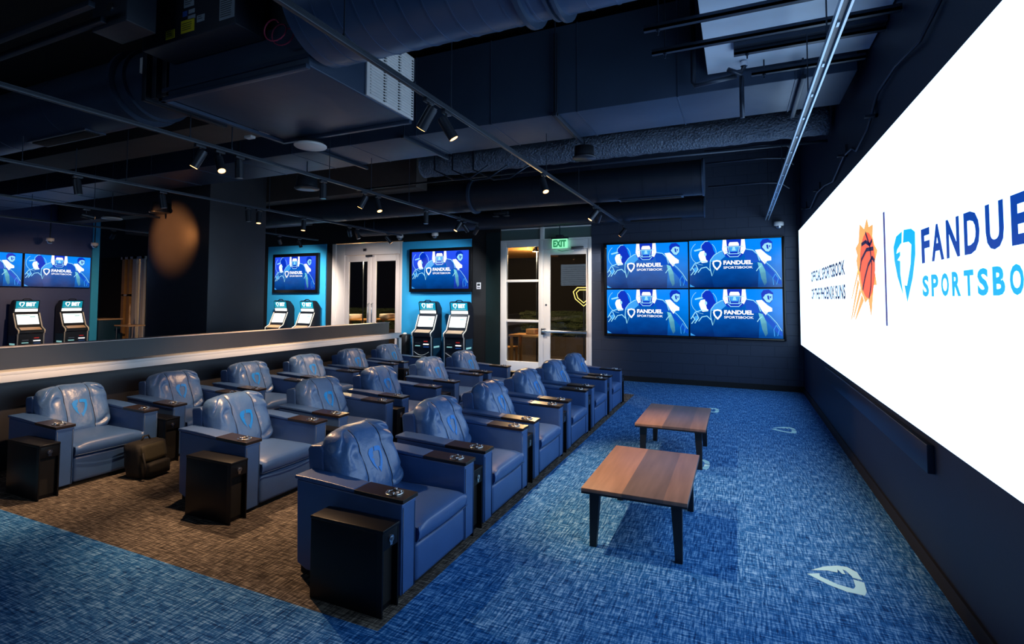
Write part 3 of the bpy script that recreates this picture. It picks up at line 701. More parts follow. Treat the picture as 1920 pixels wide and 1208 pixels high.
# pale flat shield shapes just above the carpet
def decal(x, y, lb):
    a = Art(lambda u, v, l: (v, -u, .0016), 1); shield(a, -.165, .165, -.15, .145, decal_m, 0)
    return tag(a.obj('floor_emblem', loc=(x, y, 0)), lb, 'floor sign', 'pale shield emblems on the carpet')
decal(.507, 3.655, 'pale shield emblem on the blue carpet, nearest the camera'); decal(.507, 7.45, 'pale shield emblem on the blue carpet, beside the video wall far end')
decal(-.42, 5.56, 'pale shield emblem on the carpet, mostly hidden behind the near coffee table'); decal(-.42, 8.30, 'pale shield emblem on the carpet just behind the far coffee table')

# backpack
t = thing('backpack', 'dark olive backpack on the grey carpet beside the first back row recliner', 'backpack', (-5.06, 3.10, 0), .15)
def bag(w, d, h, m, z0=0, xo=0, nm='body', sh=.0):
    b = bmesh.new(); bmesh.ops.create_cube(b, size=1); bmesh.ops.subdivide_edges(b, edges=b.edges, cuts=4, use_grid_fill=True)
    import mathutils.noise as no
    for v in b.verts:
        q = v.co*2; r = max(abs(q.x), abs(q.y), abs(q.z)); l = q.length; k = .72+.28*(r/l if l else 1)
        q = q*k; q += Vector((no.noise(v.co*6), no.noise(v.co*6+Vector((3, 0, 0))), no.noise(v.co*5+Vector((0, 7, 0)))))*.07
        v.co = Vector((xo+q.x*d/2-(q.z*.5+.5)*sh, q.y*w/2, z0+max(0, (q.z+1)*h/2)))
    return MB().bm(b, m, True)
bag(.30, .20, .32, bag_dk, sh=.05).obj('body', t); bag(.25, .07, .15, bag_m, .15, .07, sh=.05).obj('top_flap', t); bag(.22, .08, .13, bag_dk, .015, .11).obj('front_pocket', t)
MB().tube([(-.04, -.04, .31), (-.045, -.02, .355), (-.045, .03, .355), (-.04, .05, .31)], .008, bag_dk, 6).obj('handle', t)
MB().tube([(.09, -.13, .24), (.14, -.14, .12), (.12, -.135, .03)], .009, bag_dk, 6).obj('strap', t)

# ================================================================== ceiling: tracks and spotlights
TZ = 3.1
def rod_top(x, y, m=.03):
    for x0, x1, y0, y1, z in ((-16, .95, 5.10, 5.94, 3.6), (-.227, 1.04, -.5, 5.06, 3.75), (-2.74, -.25, 2.36, 3.14, 3.32), (-14.5, -4.37, 2.83, 3.57, 3.42), (-4.3, -2.755, 2.4, 3.93, 3.3), (-9.5, -.42, 7.7, 8.3, 3.17), (-8.5, -.5, 9.93, 10.37, 3.17), (-4.6, 1.0, 6.75, 7.15, 3.5), (-16, -4.8, 4.15, 4.75, 3.75), (-16, -8, 7.0, 7.7, 3.55), (-16, -9.6, 8.9, 9.6, 3.45), (-16, -9.2, 1.9, 2.6, 3.9)):
        if x0-m < x < x1+m and y0-m < y < y1+m: return z
    return ZC
ROW = {}
def track(x, y0, y1, lb, rods, m=track_m, w=.015):
    t = thing('lighting_track', lb, 'lighting track', (x, (y0+y1)/2, TZ)); c = (y0+y1)/2
    b = MB().box(-w, w, y0-c, y1-c, 0, .03, m, .003).box(-w-.006, -w+.004, y0-c, y1-c, .026, .034, m).box(w-.004, w+.006, y0-c, y1-c, .026, .034, m); b.obj('rail', t)
    for y in rods:
        MB().cyl((0, y-c, .03), (0, y-c, rod_top(x, y)-TZ), .0045, strut_m, 6).cyl((0, y-c, .03), (0, y-c, .06), .010, strut_m, 8).obj('hanger_rod', t)
    return t
track(-2.04, -.6, 10.2, 'dark ceiling track running over the front row of recliners', [.9, 2.25, 2.95, 3.45, 5.65, 7.0, 8.1, 10.0])
track(-4.64, -.6, 8.9, 'dark ceiling track running over the aisle before the back row', [.6, 3.12, 3.55, 4.9, 5.7, 6.6, 8.2])
track(-7.16, 1.0, 9.9, 'dark ceiling track just beyond the drink ledge half wall', [2.95, 3.45, 4.0, 6.2, 8.6, 8.9])
track(-9.7, 1.0, 6.0, 'dark ceiling track left of the big square column', [1.6, 4.95])
track(-9.7, 7.8, 9.9, 'short dark ceiling track behind the big square column', [8.2, 8.6])
track(-12.2, 1.0, 9.5, 'dark ceiling track farthest left, over the kiosk hall', [3.0, 5.2, 7.4])
# pale track near the LED wall
t = thing('lighting_track', 'pale metal ceiling track running beside the video wall', 'lighting track', (.51, 6.0, TZ))
b = MB().box(-.03, -.018, -6.2, 4.45, 0, .035, track_w).box(.018, .03, -6.2, 4.45, 0, .035, track_w).box(-.018, .018, -6.2, 4.45, .02, .035, track_m)
for k in range(20): b.box(-.006, .006, -6+k*.52, -5.95+k*.52, .012, .02, track_w)
b.obj('rail', t)
for y in (-2.5, -1.6, .9, 3.9): MB().cyl((0, y, .03), (0, y, rod_top(.51, y+6.0)-TZ), .0045, strut_m, 6).obj('hanger_rod', t)

heads = 0
def head(x, y, d, lit, lb, power=1.0, ln=.17, size=60, col=(1, .60, .32)):
    """spotlight hung on a track; d = direction of the beam"""
    t = thing('track_spotlight', lb, 'spotlight', (x, y, TZ), 0, 'cylindrical track spotlights')
    MB().box(-.018, .018, -.05, .05, -.03, 0, barrel_m, .003).cyl((0, 0, -.03), (0, 0, -.085), .010, barrel_m, 8).obj('track_adapter', t)
    d = Vector(d).normalized(); c = Vector((0, 0, -.12))
    p0 = c-d*ln*.35; p1 = c+d*ln*.65
    br = MB().cyl(p0, p1, .040, barrel_m, 20).cyl(p0, p0-d*.012, .034, barrel_m, 20).tube([(0, 0, -.08), tuple(c)], .008, barrel_m, 6).obj('barrel', t)
    MB().cyl(p1, p1+d*.003, .033, lens_on if lit else lens_off, 20).obj('lens', br)
    if lit and power > 0:
        L = bpy.data.lights.new('beam', 'SPOT'); L.energy = SPOT_POWER*power; L.color = col; L.spot_size = math.radians(size); L.spot_blend = .7; L.shadow_soft_size = .035
        o = bpy.data.objects.new('beam', L); COL.objects.link(o); o.parent = br; o.location = p1+d*.012; o.rotation_euler = d.to_track_quat('-Z', 'Y').to_euler()
    return t
F = 'spotlight on the front row track'
head(-2.04, 3.13, (-.75, .05, -1), True, 'lit '+F+', left one of the large near pair', 1.0)
head(-2.04, 3.38, (.50, .38, -1), True, 'backlit '+F+', right one of the large near pair', 1.3)
head(-2.04, 5.55, (.40, -.30, -1), True, 'lit '+F+', small one in the middle of the track', 1.0)
head(-2.04, 7.85, (-.7, -.3, -1), True, 'lit '+F+', left one of the far pair', 1.0); head(-2.04, 8.15, (-.6, .9, -.8), True, 'lit '+F+', right one of the far pair', .6)
head(-2.04, 10.1, (-1.1, .25, -1.2), True, 'lit '+F+', last one near the four televisions', .5, size=80, col=(1, .85, .7))
F = 'spotlight on the aisle track'
head(-4.64, 3.22, (-.42, -.30, -1), True, 'lit '+F+', left one of the near pair', 1.3); head(-4.64, 3.42, (.60, -.15, -1), True, 'lit '+F+', right one of the near pair', 1.5)
head(-4.64, 3.64, (.0, .05, -1), False, 'unlit '+F+', upright beside the near lit pair'); head(-4.64, 4.80, (0, 0, -1), False, 'unlit '+F+', alone above the back row, upright')
head(-4.64, 5.55, (-.5, -.2, -1), True, 'lit '+F+', left one of the middle pair', 1.3); head(-4.64, 5.85, (.4, -.1, -1), True, 'lit '+F+', right one of the middle pair', 1.0)
head(-4.64, 7.08, (0, 0, -1), False, 'unlit '+F+', upright between middle and far lamps'); head(-4.64, 8.15, (-.45, -.4, -1), True, 'lit '+F+', left one of the far pair', .8)
head(-4.64, 8.38, (.2, .9, -.8), True, 'lit '+F+', right one of the far pair', .8, size=75, col=(1, .88, .75))
head(-4.64, 8.85, (-1.0, .8, -.7), True, 'lit '+F+', last one at the end of the track', 1.0, size=75, col=(.9, .95, 1))
F = 'spotlight beyond the half wall'
head(-7.16, 3.47, (.1, .1, -1), False, 'unlit '+F+', nearest the left picture edge'); head(-7.16, 4.46, (.12, .1, -1), False, 'unlit '+F+', in front of the big column left face')
head(-7.16, 5.80, (.1, 0, -1), False, 'unlit '+F+', in front of the big column right face'); head(-7.16, 6.0, (.1, -.1, -1), True, 'lit '+F+', in front of the big column right face', .8)
head(-7.16, 6.95, (0, -.1, -1), True, 'lit '+F+', first one right of the big column', .6); head(-7.16, 8.15, (-.6, 1.0, -.75), True, 'lit '+F+', left one of the pair before the double door', 1.0, size=75, col=(1, .82, .70))
head(-7.16, 8.38, (.3, .1, -1), False, 'unlit '+F+', right one of the pair before the double door'); head(-7.16, 9.4, (.5, .7, -1), True, 'dim '+F+', last one near the blue panel', .6, size=80, col=(.9, .95, 1))
F = 'spotlight near the big column'
head(-9.7, 4.84, (.12, 1, -.16), True, 'lit '+F+', brightest, aimed at the column', .55, size=66, col=(1, .36, .10)); head(-9.7, 8.7, (-.75, 1.2, -.95), True, 'lit '+F+', warm glow above the turquoise panel', 1.6, size=85, col=(1, .88, .75))
head(-9.7, 9.3, (.2, .3, -1), False, 'unlit '+F+', above the turquoise panel right edge')
F = 'spotlight on the farthest left track'
head(-12.2, 6.6, (-1, .2, -.7), True, 'lit '+F+', above the kiosk wall end', 1.5, size=85); head(-12.2, 8.6, (.2, .1, -1), True, 'lit '+F+', second one toward the far window', .8); head(-12.2, 9.3, (.2, .1, -1), True, 'lit '+F+', last one toward the far window', .8)

# ================================================================== ceiling services
def ringed(p0, p1, r, m, step, rr=.008, n=40, ends=True):
    """round duct along X with raised seams"""
    b = MB().cyl(p0, p1, r, m, n); x = p0[0]+step/2
    while x < p1[0]:
        b.cyl((x-.006, p0[1], p0[2]), (x+.006, p0[1], p0[2]), r+rr, m, n); x += step
    return b
# big rectangular duct
t = thing('rectangular_duct', 'long dark rectangular duct crossing the ceiling toward the video wall', 'duct', (-3.5, 5.52, 3.6))
b = MB().box(-12.4, 4.46, -.42, .42, 0, .95, duct_m, .006); b.obj('casing', t)
b = MB()
for k in range(17): x = -12+k*1.0; b.box(x-.006, x+.006, -.426, .426, -.006, .955, duct_m)
b.obj('joint_seam', t)
for i, x in enumerate((-1.72, -3.62, -5.0, .55)):
    h = MB().box(x-.02, x+.02, 5.0, 6.05, 3.555, 3.595, strut_m, .003).cyl((x, 5.03, 3.56), (x, 5.03, ZC), .008, strut_m, 8).cyl((x, 6.02, 3.56), (x, 6.02, ZC), .008, strut_m, 8)
    if i == 0: h.box(x-.02, x+.02, 5.03, 5.06, 3.56, 4.45, strut_m)
    tag(h.obj('duct_hanger'), ['angle hanger under the rectangular duct, tallest one near picture centre', 'angle hanger under the rectangular duct, right of the white grille', 'angle hanger under the rectangular duct behind the white ceiling disc', 'hanger under the rectangular duct nearest the video wall'][i], 'hanger', 'hangers under the rectangular duct')
# sheet metal underside and struts
tag(MB().box(-.227, 1.04, -.5, 3.1, 3.75, 3.95, sheet_m, .004).box(-.227, 1.04, 3.12, 5.06, 3.75, 3.95, sheet_m, .004).obj('sheet_metal_plenum'), 'broad pale blue sheet metal plenum above the video wall', 'duct')
for i, (x0, x1, y, z, lb) in enumerate(((-.60, 1.04, 3.76, 3.60, 'upper of the two struts sticking out left'), (-.60, 1.04, 4.15, 3.60, 'lower of the two struts sticking out left'), (.0, 1.04, 4.55, 3.66, 'wide one third from the top'), (.14, .985, 4.93, 3.62, 'short one lowest, nearest the rectangular duct'))):
    b = MB().box(x0, x1, y-.022, y+.022, z, z+.02, strut_m).box(x0, x1, y-.022, y-.016, z, z+.042, strut_m).box(x0, x1, y+.016, y+.022, z, z+.042, strut_m)
    if i == 2: b.box(x0, x1, y-.08, y+.08, z+.045, z+.09, strut_m)
    b.cyl((x0+.1, y, z-.04), (x0+.1, y, ZC if x0 < -.3 else 3.75), .006, strut_m, 6).cyl((x0+.1, y, z-.012), (x0+.1, y, z), .014, strut_m, 6)
    tag(b.obj('strut_channel'), 'dark steel strut under the sheet metal plenum, '+lb, 'strut', 'struts under the plenum')
# sprinkler pipe with head
b = MB().tube([(-.34, 4.86, 4.5), (-.34, 4.86, 3.62), (-.33, 4.87, 3.59), (.02, 4.87, 3.62)], .022, strut_m, 10).tube([(-.05, 4.80, 3.66), (.05, 4.86, 3.63), (.08, 4.9, 3.70), (.08, 4.9, 3.735)], .020, strut_m, 10).tube([(.06, 4.9, 3.62), (.06, 4.9, 3.25)], .020, strut_m, 10)
b.cyl((.08, 4.88, 3.70), (.08, 4.88, 3.74), .03, chrome, 10)
tag(b.obj('sprinkler_pipe'), 'bent sprinkler pipe with brass head below the sheet metal plenum', 'pipe')
# insulated fuzzy pipe
b = MB(); import mathutils.noise as no
n = 28; L = 90; vv = []; fs = []
for i in range(L+1):
    x = -4.6+5.6*i/L
    for k in range(n):
        a = 2*PI*k/n; r = .17+.018*no.noise(Vector((x*9, math.cos(a)*3, math.sin(a)*3)))+.01*random.random(); vv.append((x, 6.95+r*math.cos(a), 3.77+r*math.sin(a)))
for i in range(L):
    for k in range(n): fs.append((i*n+k, i*n+(k+1) % n, (i+1)*n+(k+1) % n, (i+1)*n+k))
fs.append(tuple(range(n))); fs.append(tuple(L*n+k for k in range(n)))
tag(b.add(vv, fs, fuzzy, True).obj('insulated_pipe'), 'thick crinkled foil insulated pipe behind the rectangular duct', 'pipe')
tag(MB().tube([(-6, 7.0, 3.52), (-2, 7.0, 3.54), (1.0, 7.0, 3.53)], .018, strut_m, 8).obj('conduit'), 'long thin conduit just below the insulated pipe', 'conduit')
# far round duct
t = thing('round_duct', 'dark round duct with open end disc above the four televisions', 'duct', (-2.5, 8.0, 3.45))
ringed((-7, 0, 0), (2.05, 0, 0), .26, duct_dk, .35, .003).obj('casing', t); MB().cyl((2.05, 0, 0), (2.075, 0, 0), .275, duct_m, 32).obj('end_cap', t)
MB().cyl((-1.75, 0, 0), (-1.70, 0, 0), .30, duct_m, 32).obj('joint_flange', t)
MB().box(.85, 1.75, -.06, .06, -.275, -.24, black_in, .004).box(.82, 1.78, -.08, .08, -.268, -.255, duct_m).obj('slot_diffuser', t)
t = thing('round_duct', 'second dark round duct right against the far wall above the televisions', 'duct', (-2.5, 10.15, 3.38))
ringed((-6, 0, 0), (1.95, 0, 0), .20, duct_dk, .35, .003).obj('casing', t); MB().cyl((1.95, 0, 0), (1.97, 0, 0), .215, duct_m, 32).obj('end_cap', t)
MB().box(.6, 1.55, -.05, .05, -.215, -.18, black_in, .004).obj('slot_diffuser', t)
for i, (y, z) in enumerate(((7.6, 3.72), (7.9, 3.62), (8.6, 3.42))):
    tag(MB().tube([(-.4, y, z), (.35, y, z), (.62, y+.05, z-.01), (.75, y+.3, z-.05)], .014, strut_m, 8).obj('conduit'), 'thin conduit right of the round duct end, %s' % ('uppermost', 'middle one', 'lowest')[i], 'conduit', 'conduits beside the round duct end')
# air handling unit
t = thing('air_handler', 'large black air handling unit with labels and white grille', 'air handler', (-3.51, 3.3, 3.3))
MB().box(-.80, .745, -.60, .62, 0, .35, duct_m, .01).box(-.78, .725, -.56, .60, .35, 1.0, duct_dk, .01).obj('casing', t)
MB().box(-.86, .76, -.615, -.60, .06, .09, duct_m).box(-.86, .76, -.64, -.60, -.03, -.0, duct_m, .002).box(-.82, .76, .60, .64, -.03, 0, duct_m, .002).box(-.85, -.81, -.64, .64, -.03, 0, duct_m).obj('support_rail', t)
cb = MB().box(-.72, .32, -.86, -.61, .27, 1.38, duct_dk, .008).obj('control_box', t)
def label(x0, x1, z0, z1, m, lines=True):
    b = MB().box(x0, x1, -.864, -.861, z0, z1, m)
    if lines:
        k = z0+.02
        while k < z1-.012: b.box(x0+.012, x1-.02-.02*random.random(), -.8655, -.864, k, k+.004, ink_m); k += .016
    return b.obj('label', cb)
label(-.43, -.33, .30, .365, lab_y); label(-.255, -.11, .31, .405, lab_y); label(-.23, -.12, .50, .66, lab_w); label(.16, .36-.05, .32, .54, lab_w)
label(-.24, -.19, .435, .475, lab_b, False); label(-.175, -.11, .445, .475, lab_w); label(-.18, -.10, .40, .43, lab_w); label(-.08, .0, .36, .41, lab_w); label(-.09, -.01, .55, .66, lab_w)
g = MB().box(.745, .765, .0, .66, .01, .60, plastic_w, .004).obj('return_grille', t)
b = MB()
for c in range(3):
    for k in range(22): b.box(.766, .774, .04+c*.205, .04+c*.205+.165, .035+k*.025, .045+k*.025, plastic_w)
    for k in range(22): b.box(.766, .7675, .04+c*.205+.17, .04+c*.205+.195, .03+k*.025, .043+k*.025, ink_m)
b.obj('grille_blades', g)
tag(MB().tube([(-2.90+.085*math.cos(a*.35+.4), 2.48+.012*a*.3, 3.49+.065*math.sin(a*.35+.4)) for a in range(40)]+[(-2.93, 2.63, 3.60)], .005, red_wire, 6).obj('red_cable'), 'loose loop of dark red cable beside the labelled control box', 'cable')
# spiral duct
t = thing('spiral_duct', 'big spiral round duct at the top centre of the picture', 'duct', (-1.2, 2.75, 3.71))
ringed((-1.50, 0, 0), (.95, 0, 0), .385, spiral_m, .155, .004, 48).obj('casing', t)
MB().cyl((.06, 0, 0), (.09, 0, 0), .425, duct_m, 40).cyl((.22, 0, 0), (.24, 0, 0), .41, duct_m, 40).cyl((.27, 0, 0), (.29, 0, 0), .425, duct_m, 40).obj('joint_flange', t)
# left round duct
t = thing('round_duct', 'dark round duct leading left from the air handling unit', 'duct', (-6.5, 3.2, 3.75))
ringed((-8, 0, 0), (2.12, 0, 0), .32, duct_m, 1.2, .004, 40).obj('casing', t)
MB().cyl((1.05, 0, 0), (1.10, 0, 0), .37, duct_m, 40).cyl((1.25, 0, 0), (1.27, 0, 0), .35, duct_m, 40).obj('joint_flange', t)
MB().box(-.9, .15, -.07, .07, -.335, -.30, black_in, .004).box(-.95, .2, -.10, .10, -.326, -.31, duct_m).obj('slot_diffuser', t)
MB().box(1.55, 1.63, -.36, -.33, -.06, .08, plastic_w, .004).obj('damper_actuator', t)
b = MB()
for k in range(3): b.box(1.66+k*.14, 1.72+k*.14, -.40, .40, -.35, .5, duct_dk, .004)
b.obj('flexible_collar', t)
# beams and ducts over the left hall
for i, (x0, x1, y0, y1, z, lb) in enumerate(((-15.9, -4.8, 4.15, 4.75, 3.75, 'first brown ceiling beam behind the left round duct'), (-15.9, -5.0, 7.32, 7.65, 3.55, 'ceiling beam passing behind the big square column'), (-15.9, -9.6, 8.9, 9.6, 3.45, 'ceiling beam nearest the far wall over the double door'), (-15.9, -9.2, 1.9, 2.6, 3.9, 'ceiling beam at the upper left picture edge'))):
    tag(MB().box(x0, x1, y0, y1, z, ZC, beam_m, .006).obj('ceiling_beam'), lb, 'beam', 'beams over the left hall')
for i, (x0, x1, y, z) in enumerate(((-13, -3.9, 1.93, 3.58), (-13, -4.05, 2.08, 3.58))):
    tag(MB().box(x0, x1, y-.02, y+.02, z, z+.04, strut_m, .003).obj('strut_channel'), 'thin steel strut at the top left, %s' % ('higher in the picture', 'lower in the picture')[i], 'strut')
t = thing('junction_box', 'dark junction box with round knockout at the top left of the ceiling', 'box', (-4.03, 2.2, 3.56))
MB().box(-.20, .20, -.10, .10, 0, .5, duct_dk, .006).obj('housing', t); MB().cyl((.02, -.10, .13), (.02, -.11, .13), .032, chrome, 20).obj('knockout', t)
tag(MB().box(-.06, .06, -.04, .04, -.02, .02, strut_m, .004).box(.04, .14, -.05, .05, -.06, -.02, plastic_w, .01).box(-.16, -.06, -.06, .0, -.10, -.07, plastic_w, .006).cyl((0, 0, 0), (0, 0, 1.25), .012, strut_m, 8).obj('motion_sensor', loc=(-4.55, 3.8, 3.42)), 'small sensor fitting with white faces hanging near the air handling unit', 'sensor')
# trapeze cable tray under the pipes
for i, (x, y) in enumerate(((-3.55, 6.6), (-3.3, 6.7), (-3.0, 6.8))):
    tag(MB().tube([(x-.6, y-.05, ZC), (x-.6, y-.05, 3.58), (x-.25, y-.05, 3.40), (x, y-.05, 3.40), (x+.3, y-.05, 3.56)], .014, strut_m, 6).obj('bent_conduit'), 'bent conduit below the ceiling pipes, %s of three' % ('left', 'middle', 'right')[i], 'conduit', 'bent conduits')
# pendant speakers
def pend(x, y, z, r, m, lb, h=.03):
    t = thing('pendant_speaker', lb, 'speaker', (x, y, z)); MB().lathe([(.001, 0), (r*.95, 0), (r, .008), (r, .02), (r*.9, .03), (.001, .03)], m, 32).obj('grille', t)
    MB().lathe([(r*.85, .03), (r*.8, .03+h), (.001, .03+h)], barrel_m, 24).cyl((0, 0, .03+h), (0, 0, rod_top(x, y)-z+.004), .008, strut_m, 6).obj('housing', t)
pend(-4.0, 3.95, 3.2, .16, plastic_w, 'round white ceiling disc hanging left of the white grille')
pend(-5.6, 5.48, 3.2, .17, barrel_m, 'black pendant disc speaker above the big column right face', .16)
pend(-1.75, 6.25, 3.42, .15, barrel_m, 'black pendant disc under the rectangular duct near the insulated pipe', .12)
pend(-9.7, 6.0, 3.2, .17, barrel_m, 'black pendant disc speaker over the kiosk hall, left of the column', .16)
pend(-10.6, 5.7, 3.1, .16, plastic_w, 'round white pendant disc over the kiosk hall, left of the column')
# dome cameras
def dome(x, y, z, lb, wall=True):
    t = thing('dome_camera', lb, 'camera', (x, y, z)); b = MB().lathe([(.001, .07), (.075, .07), (.08, .05), (.08, .0), (.06, -.01)], plastic_w, 24)
    if wall: b.cyl((0, 0, .05), (0, YF-y, .05), .02, strut_m, 8)
    else: b.cyl((0, 0, .07), (0, 0, ZC-z), .014, strut_m, 8)
    b.obj('housing', t); MB().lathe([(.06, -.01), (.055, -.04), (.03, -.06), (.001, -.065)], steel_dk, 20).obj('lens_dome', t)
dome(.70, 10.42, 2.99, 'white dome camera right of the four televisions, by the corner'); dome(-7.55, 10.38, 3.14, 'white dome camera above the double door right edge')
dome(-6.55, 10.38, 3.14, 'white dome camera above the blue panel'); dome(-15.3, 6.9, 3.02, 'white dome camera over the left wall television', False); dome(-15.3, 7.85, 3.0, 'white dome camera over the kiosk wall end', False)
# emergency light
t = thing('emergency_light', 'black twin head emergency light hanging above the side window', 'lamp', (-4.46, 9.60, 3.40))
MB().box(-.16, .16, -.04, .04, 0, .05, barrel_m, .006).cyl((0, 0, .05), (0, 0, ZC-3.40), .012, strut_m, 8).obj('bracket', t)
for sx in (-1, 1): MB().lathe([(.02, 0), (.07, -.04), (.065, -.05), (.001, -.05)], barrel_m, 16, c=(sx*.12, 0, 0)).obj('lamp_head', t)
# exit sign
t = thing('exit_sign', 'green EXIT sign above the glass door', 'sign', (-3.46, 10.42, 2.73))
MB().box(-.17, .17, -.012, .012, 0, .20, green_e, .003).obj('sign_panel', t)
MB().box(-.19, .19, -.03, .03, .20, .235, barrel_m, .004).box(-.08, .08, -.05, .05, .235, .28, barrel_m, .01).cyl((0, 0, .28), (0, 0, .5), .012, strut_m, 8).box(-.07, .07, -.03, .05, .48, .52, barrel_m, .006).obj('housing', t)
a = Art(lambda u, v, l: (u, -.012-l, v), .0015); a.text('EXIT', -.145, .145, .025, .175, green_d, 1, .05); a.obj('lettering', t)
# wall sign plate
t = thing('wall_plate', 'small white sign plate on the black wall right of the blue panel', 'sign', (-5.45, YF-.006, 1.945)); MB().box(-.055, .055, -.006, .0, -.075, .075, plastic_w, .002).obj('plate', t)
MB().box(-.035, .035, -.0075, -.006, .0, .05, ink_m).box(-.035, .035, -.0075, -.006, -.05, -.03, ink_m).obj('pictogram', t)
# cable on the right wall
tag(MB().tube([(1.03, 3.3, 3.30), (1.02, 3.75, 3.20), (1.03, 4.3, 3.28), (1.02, 4.75, 3.26), (1.03, 5.15, 3.10), (1.02, 5.55, 3.02), (1.02, 5.75, 3.10), (1.03, 6.2, 3.14), (1.03, 6.9, 3.02), (1.03, 7.5, 3.10), (1.02, 8.1, 3.12), (1.03, 8.9, 3.04), (1.03, 9.5, 3.12)], .012, strut_m, 6).obj('wall_cable'), 'sagging cable run along the wall above the video wall', 'cable')
for i, y in enumerate((4.9, 6.15, 8.0, 9.5)):
    tag(MB().box(.96, 1.05, y-.02, y+.02, 3.12, 3.14, strut_m).box(1.03, 1.05, y-.02, y+.02, 3.12, 3.24, strut_m).obj('cable_bracket'), 'small bracket holding the wall cable, %s' % ('nearest the camera', 'second from the camera', 'third from the camera', 'farthest, by the corner')[i], 'bracket', 'cable brackets above the video wall')

# ================================================================== odds boards behind the camera (seen reflected)
for i, (x, w) in enumerate(((-7.6, 3.2), (-3.9, 3.2))):
    t = thing('odds_board', 'bright odds board on the wall behind the camera, %s' % ('farther from the video wall', 'nearer the video wall')[i], 'screen', (x, -6.85, 3.0), PI, 'odds boards')
    MB().box(-w/2-.03, w/2+.03, 0, .08, -.63, .63, bezel).obj('bezel', t)
    b = MB().add([(-w/2, -.002, -.6), (w/2, -.002, -.6), (w/2, -.002, .6), (-w/2, -.002, .6)], [(0, 1, 2, 3)], board_m)
    for k in range(9): b.box(-w/2+.1, w/2-.1, -.005, -.003, -.52+k*.12, -.505+k*.12, board_l)
    b.obj('screen', t)
struct(MB().box(-24, XR, -7.05, -6.98, 0, ZC, wall_m).obj('wall_back'))

# ================================================================== outside
struct(MB().box(-24, 3, YF+.15, 24, -.05, -.01, patio_m).obj('patio_ground'))
tag(MB().box(-24, 3, 20, 20.2, -.01, 6, night_m).obj('night_facade'), 'dark building facade across the patio, behind the glass doors', 'building')
def ptable(x, y, w, d, h, lb, m=wood_o):
    t = thing('patio_table', lb, 'table', (x, y, -.01), .0, None); MB().box(-w/2, w/2, -d/2, d/2, h-.05, h, m, .006).obj('tabletop', t)
    for sx in (-1, 1):
        for sy in (-1, 1): MB().box(sx*(w/2-.06)-.03, sx*(w/2-.06)+.03, sy*(d/2-.06)-.03, sy*(d/2-.06)+.03, 0, h-.05, wood_o).obj('leg', t)
    return t
ptable(-4.75, 12.0, .9, .7, .78, 'wooden patio table behind the side window')
t = thing('patio_chair', 'wooden patio chair with slatted sides, behind the side window', 'chair', (-5.45, 12.1, -.01))
MB().box(-.22, .22, -.22, .22, .40, .44, wood_o, .005).obj('seat', t)
for sx in (-1, 1):
    for sy in (-1, 1): MB().box(sx*.19-.02, sx*.19+.02, sy*.19-.02, sy*.19+.02, 0, .40 if sx > 0 else .85, wood_o).obj('leg', t)
b = MB()
for k in range(3): b.box(-.21, -.18, -.2, .2, .52+k*.12, .58+k*.12, wood_o)
b.obj('backrest', t)
tag(bag(.35, .25, .14, wood_o).obj('folded_cloth', loc=(-4.7, 12.0, .77)), 'pale bundle lying on the patio table behind the side window', 'cloth')
ptable(-11.25, 13.2, 1.2, .8, 1.0, 'long wooden patio counter behind the left leaf of the double door'); ptable(-10.0, 13.3, 1.1, .7, 1.03, 'long wooden patio counter behind the right leaf of the double door')
for x, y, z, lb in ((-11.3, 13.1, .99, 'pale bundle on the patio counter behind the left door leaf'), (-10.0, 13.2, 1.02, 'pale bundle on the patio counter behind the right door leaf')):
    tag(bag(.6, .3, .16, plastic_w).obj('folded_cloth', loc=(x, y, z)), lb, 'cloth')
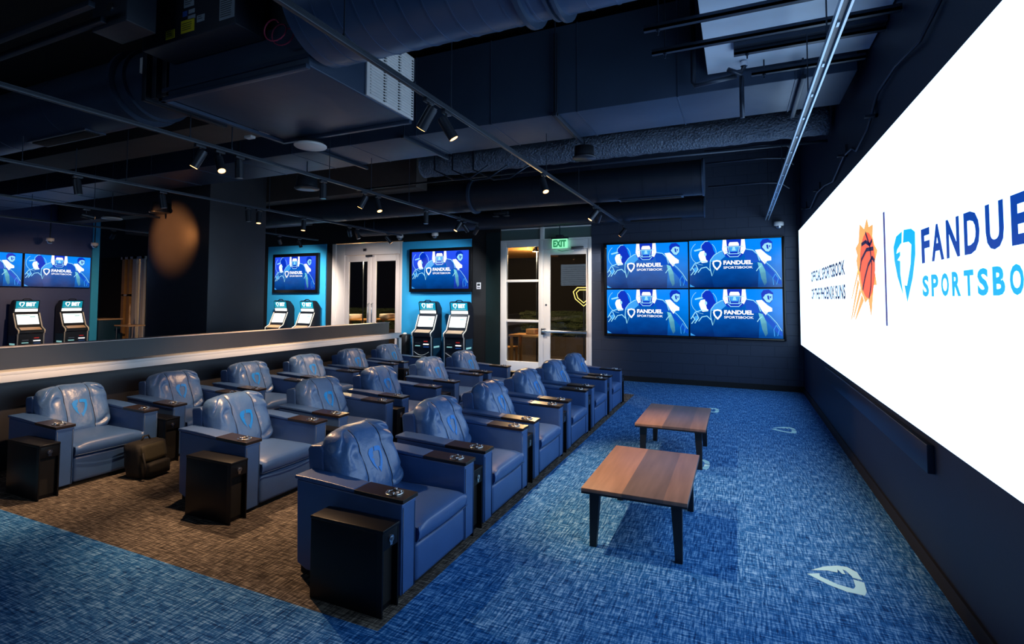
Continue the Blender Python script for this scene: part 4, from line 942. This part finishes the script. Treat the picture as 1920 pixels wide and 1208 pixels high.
for i, (x, y, w) in enumerate(((-4.4, 14.6, 3.2), (-12.0, 15.6, 3.5))):
    b = MB(); bb = bmesh.new(); bmesh.ops.create_cube(bb, size=1); bmesh.ops.subdivide_edges(bb, edges=bb.edges, cuts=12, use_grid_fill=True)
    for v in bb.verts: v.co = Vector((v.co.x*w, v.co.y*.6, .9+v.co.z*.7))+Vector((random.uniform(-.05, .05), random.uniform(-.05, .05), random.uniform(-.06, .06)))
    t = thing('planter_hedge', 'low hedge in a planter outside, behind the %s' % ('single glass door', 'double door')[i], 'hedge', (x, y, -.01)); b.bm(bb, hedge_m, False).obj('foliage', t); MB().box(-w/2-.05, w/2+.05, -.35, .35, 0, .56, patio_m).obj('planter', t)
for i, (x, y, lb) in enumerate(((-4.9, 12.7, 'over the table behind the side window'), (-10.6, 12.6, 'over the counter behind the double door'))):
    t = thing('patio_lamp', 'small warm lamp outside %s' % lb, 'lamp', (x, y, 2.9)); MB().lathe([(.09, 0), (.02, .12), (.001, .12)], barrel_m, 16).obj('shade', t); MB().cyl((0, 0, .02), (0, 0, .0), .06, lens_on, 16).obj('bulb', t); MB().cyl((0, .12, -2.91), (0, .12, .14), .02, strut_m, 8).cyl((0, .12, .13), (0, 0, .13), .012, strut_m, 8).obj('pole', t)
    L = bpy.data.lights.new('glow', 'POINT'); L.energy = 300 if i == 0 else 420; L.color = (1, .6, .28); L.shadow_soft_size = .06
    o = bpy.data.objects.new('glow', L); COL.objects.link(o); o.parent = t; o.location = (0, 0, -.08)
tag(MB().box(-7.6, -5.2, 12.9, 15.5, 2.98, 3.12, wood_o).box(-7.6, -7.48, 12.9, 13.02, -.01, 3.0, wood_o).box(-7.6, -7.48, 15.38, 15.5, -.01, 3.0, wood_o).obj('patio_canopy'), 'timber canopy overhead outside the side window', 'canopy')
# neon shield outside
a = Art(lambda u, v, l: (u, 0, v), .001); t = thing('neon_sign', 'yellow neon shield outline outside, seen through the glass door', 'sign', (-3.95, 14.0, 1.75))
o = [(-.18, .22), (-.30, .10), (-.24, -.1), (0, -.30), (.24, -.1), (.30, .10), (.18, .22), (-.18, .22)]
MB().tube([(x, 0, z) for x, z in o], .012, neon_m, 6).tube([(x*.7, 0, z*.7) for x, z in o], .012, neon_m, 6).obj('neon_tube', t)
MB().box(-.02, .02, .02, .04, -1.76, .2, strut_m).obj('bracket', t)
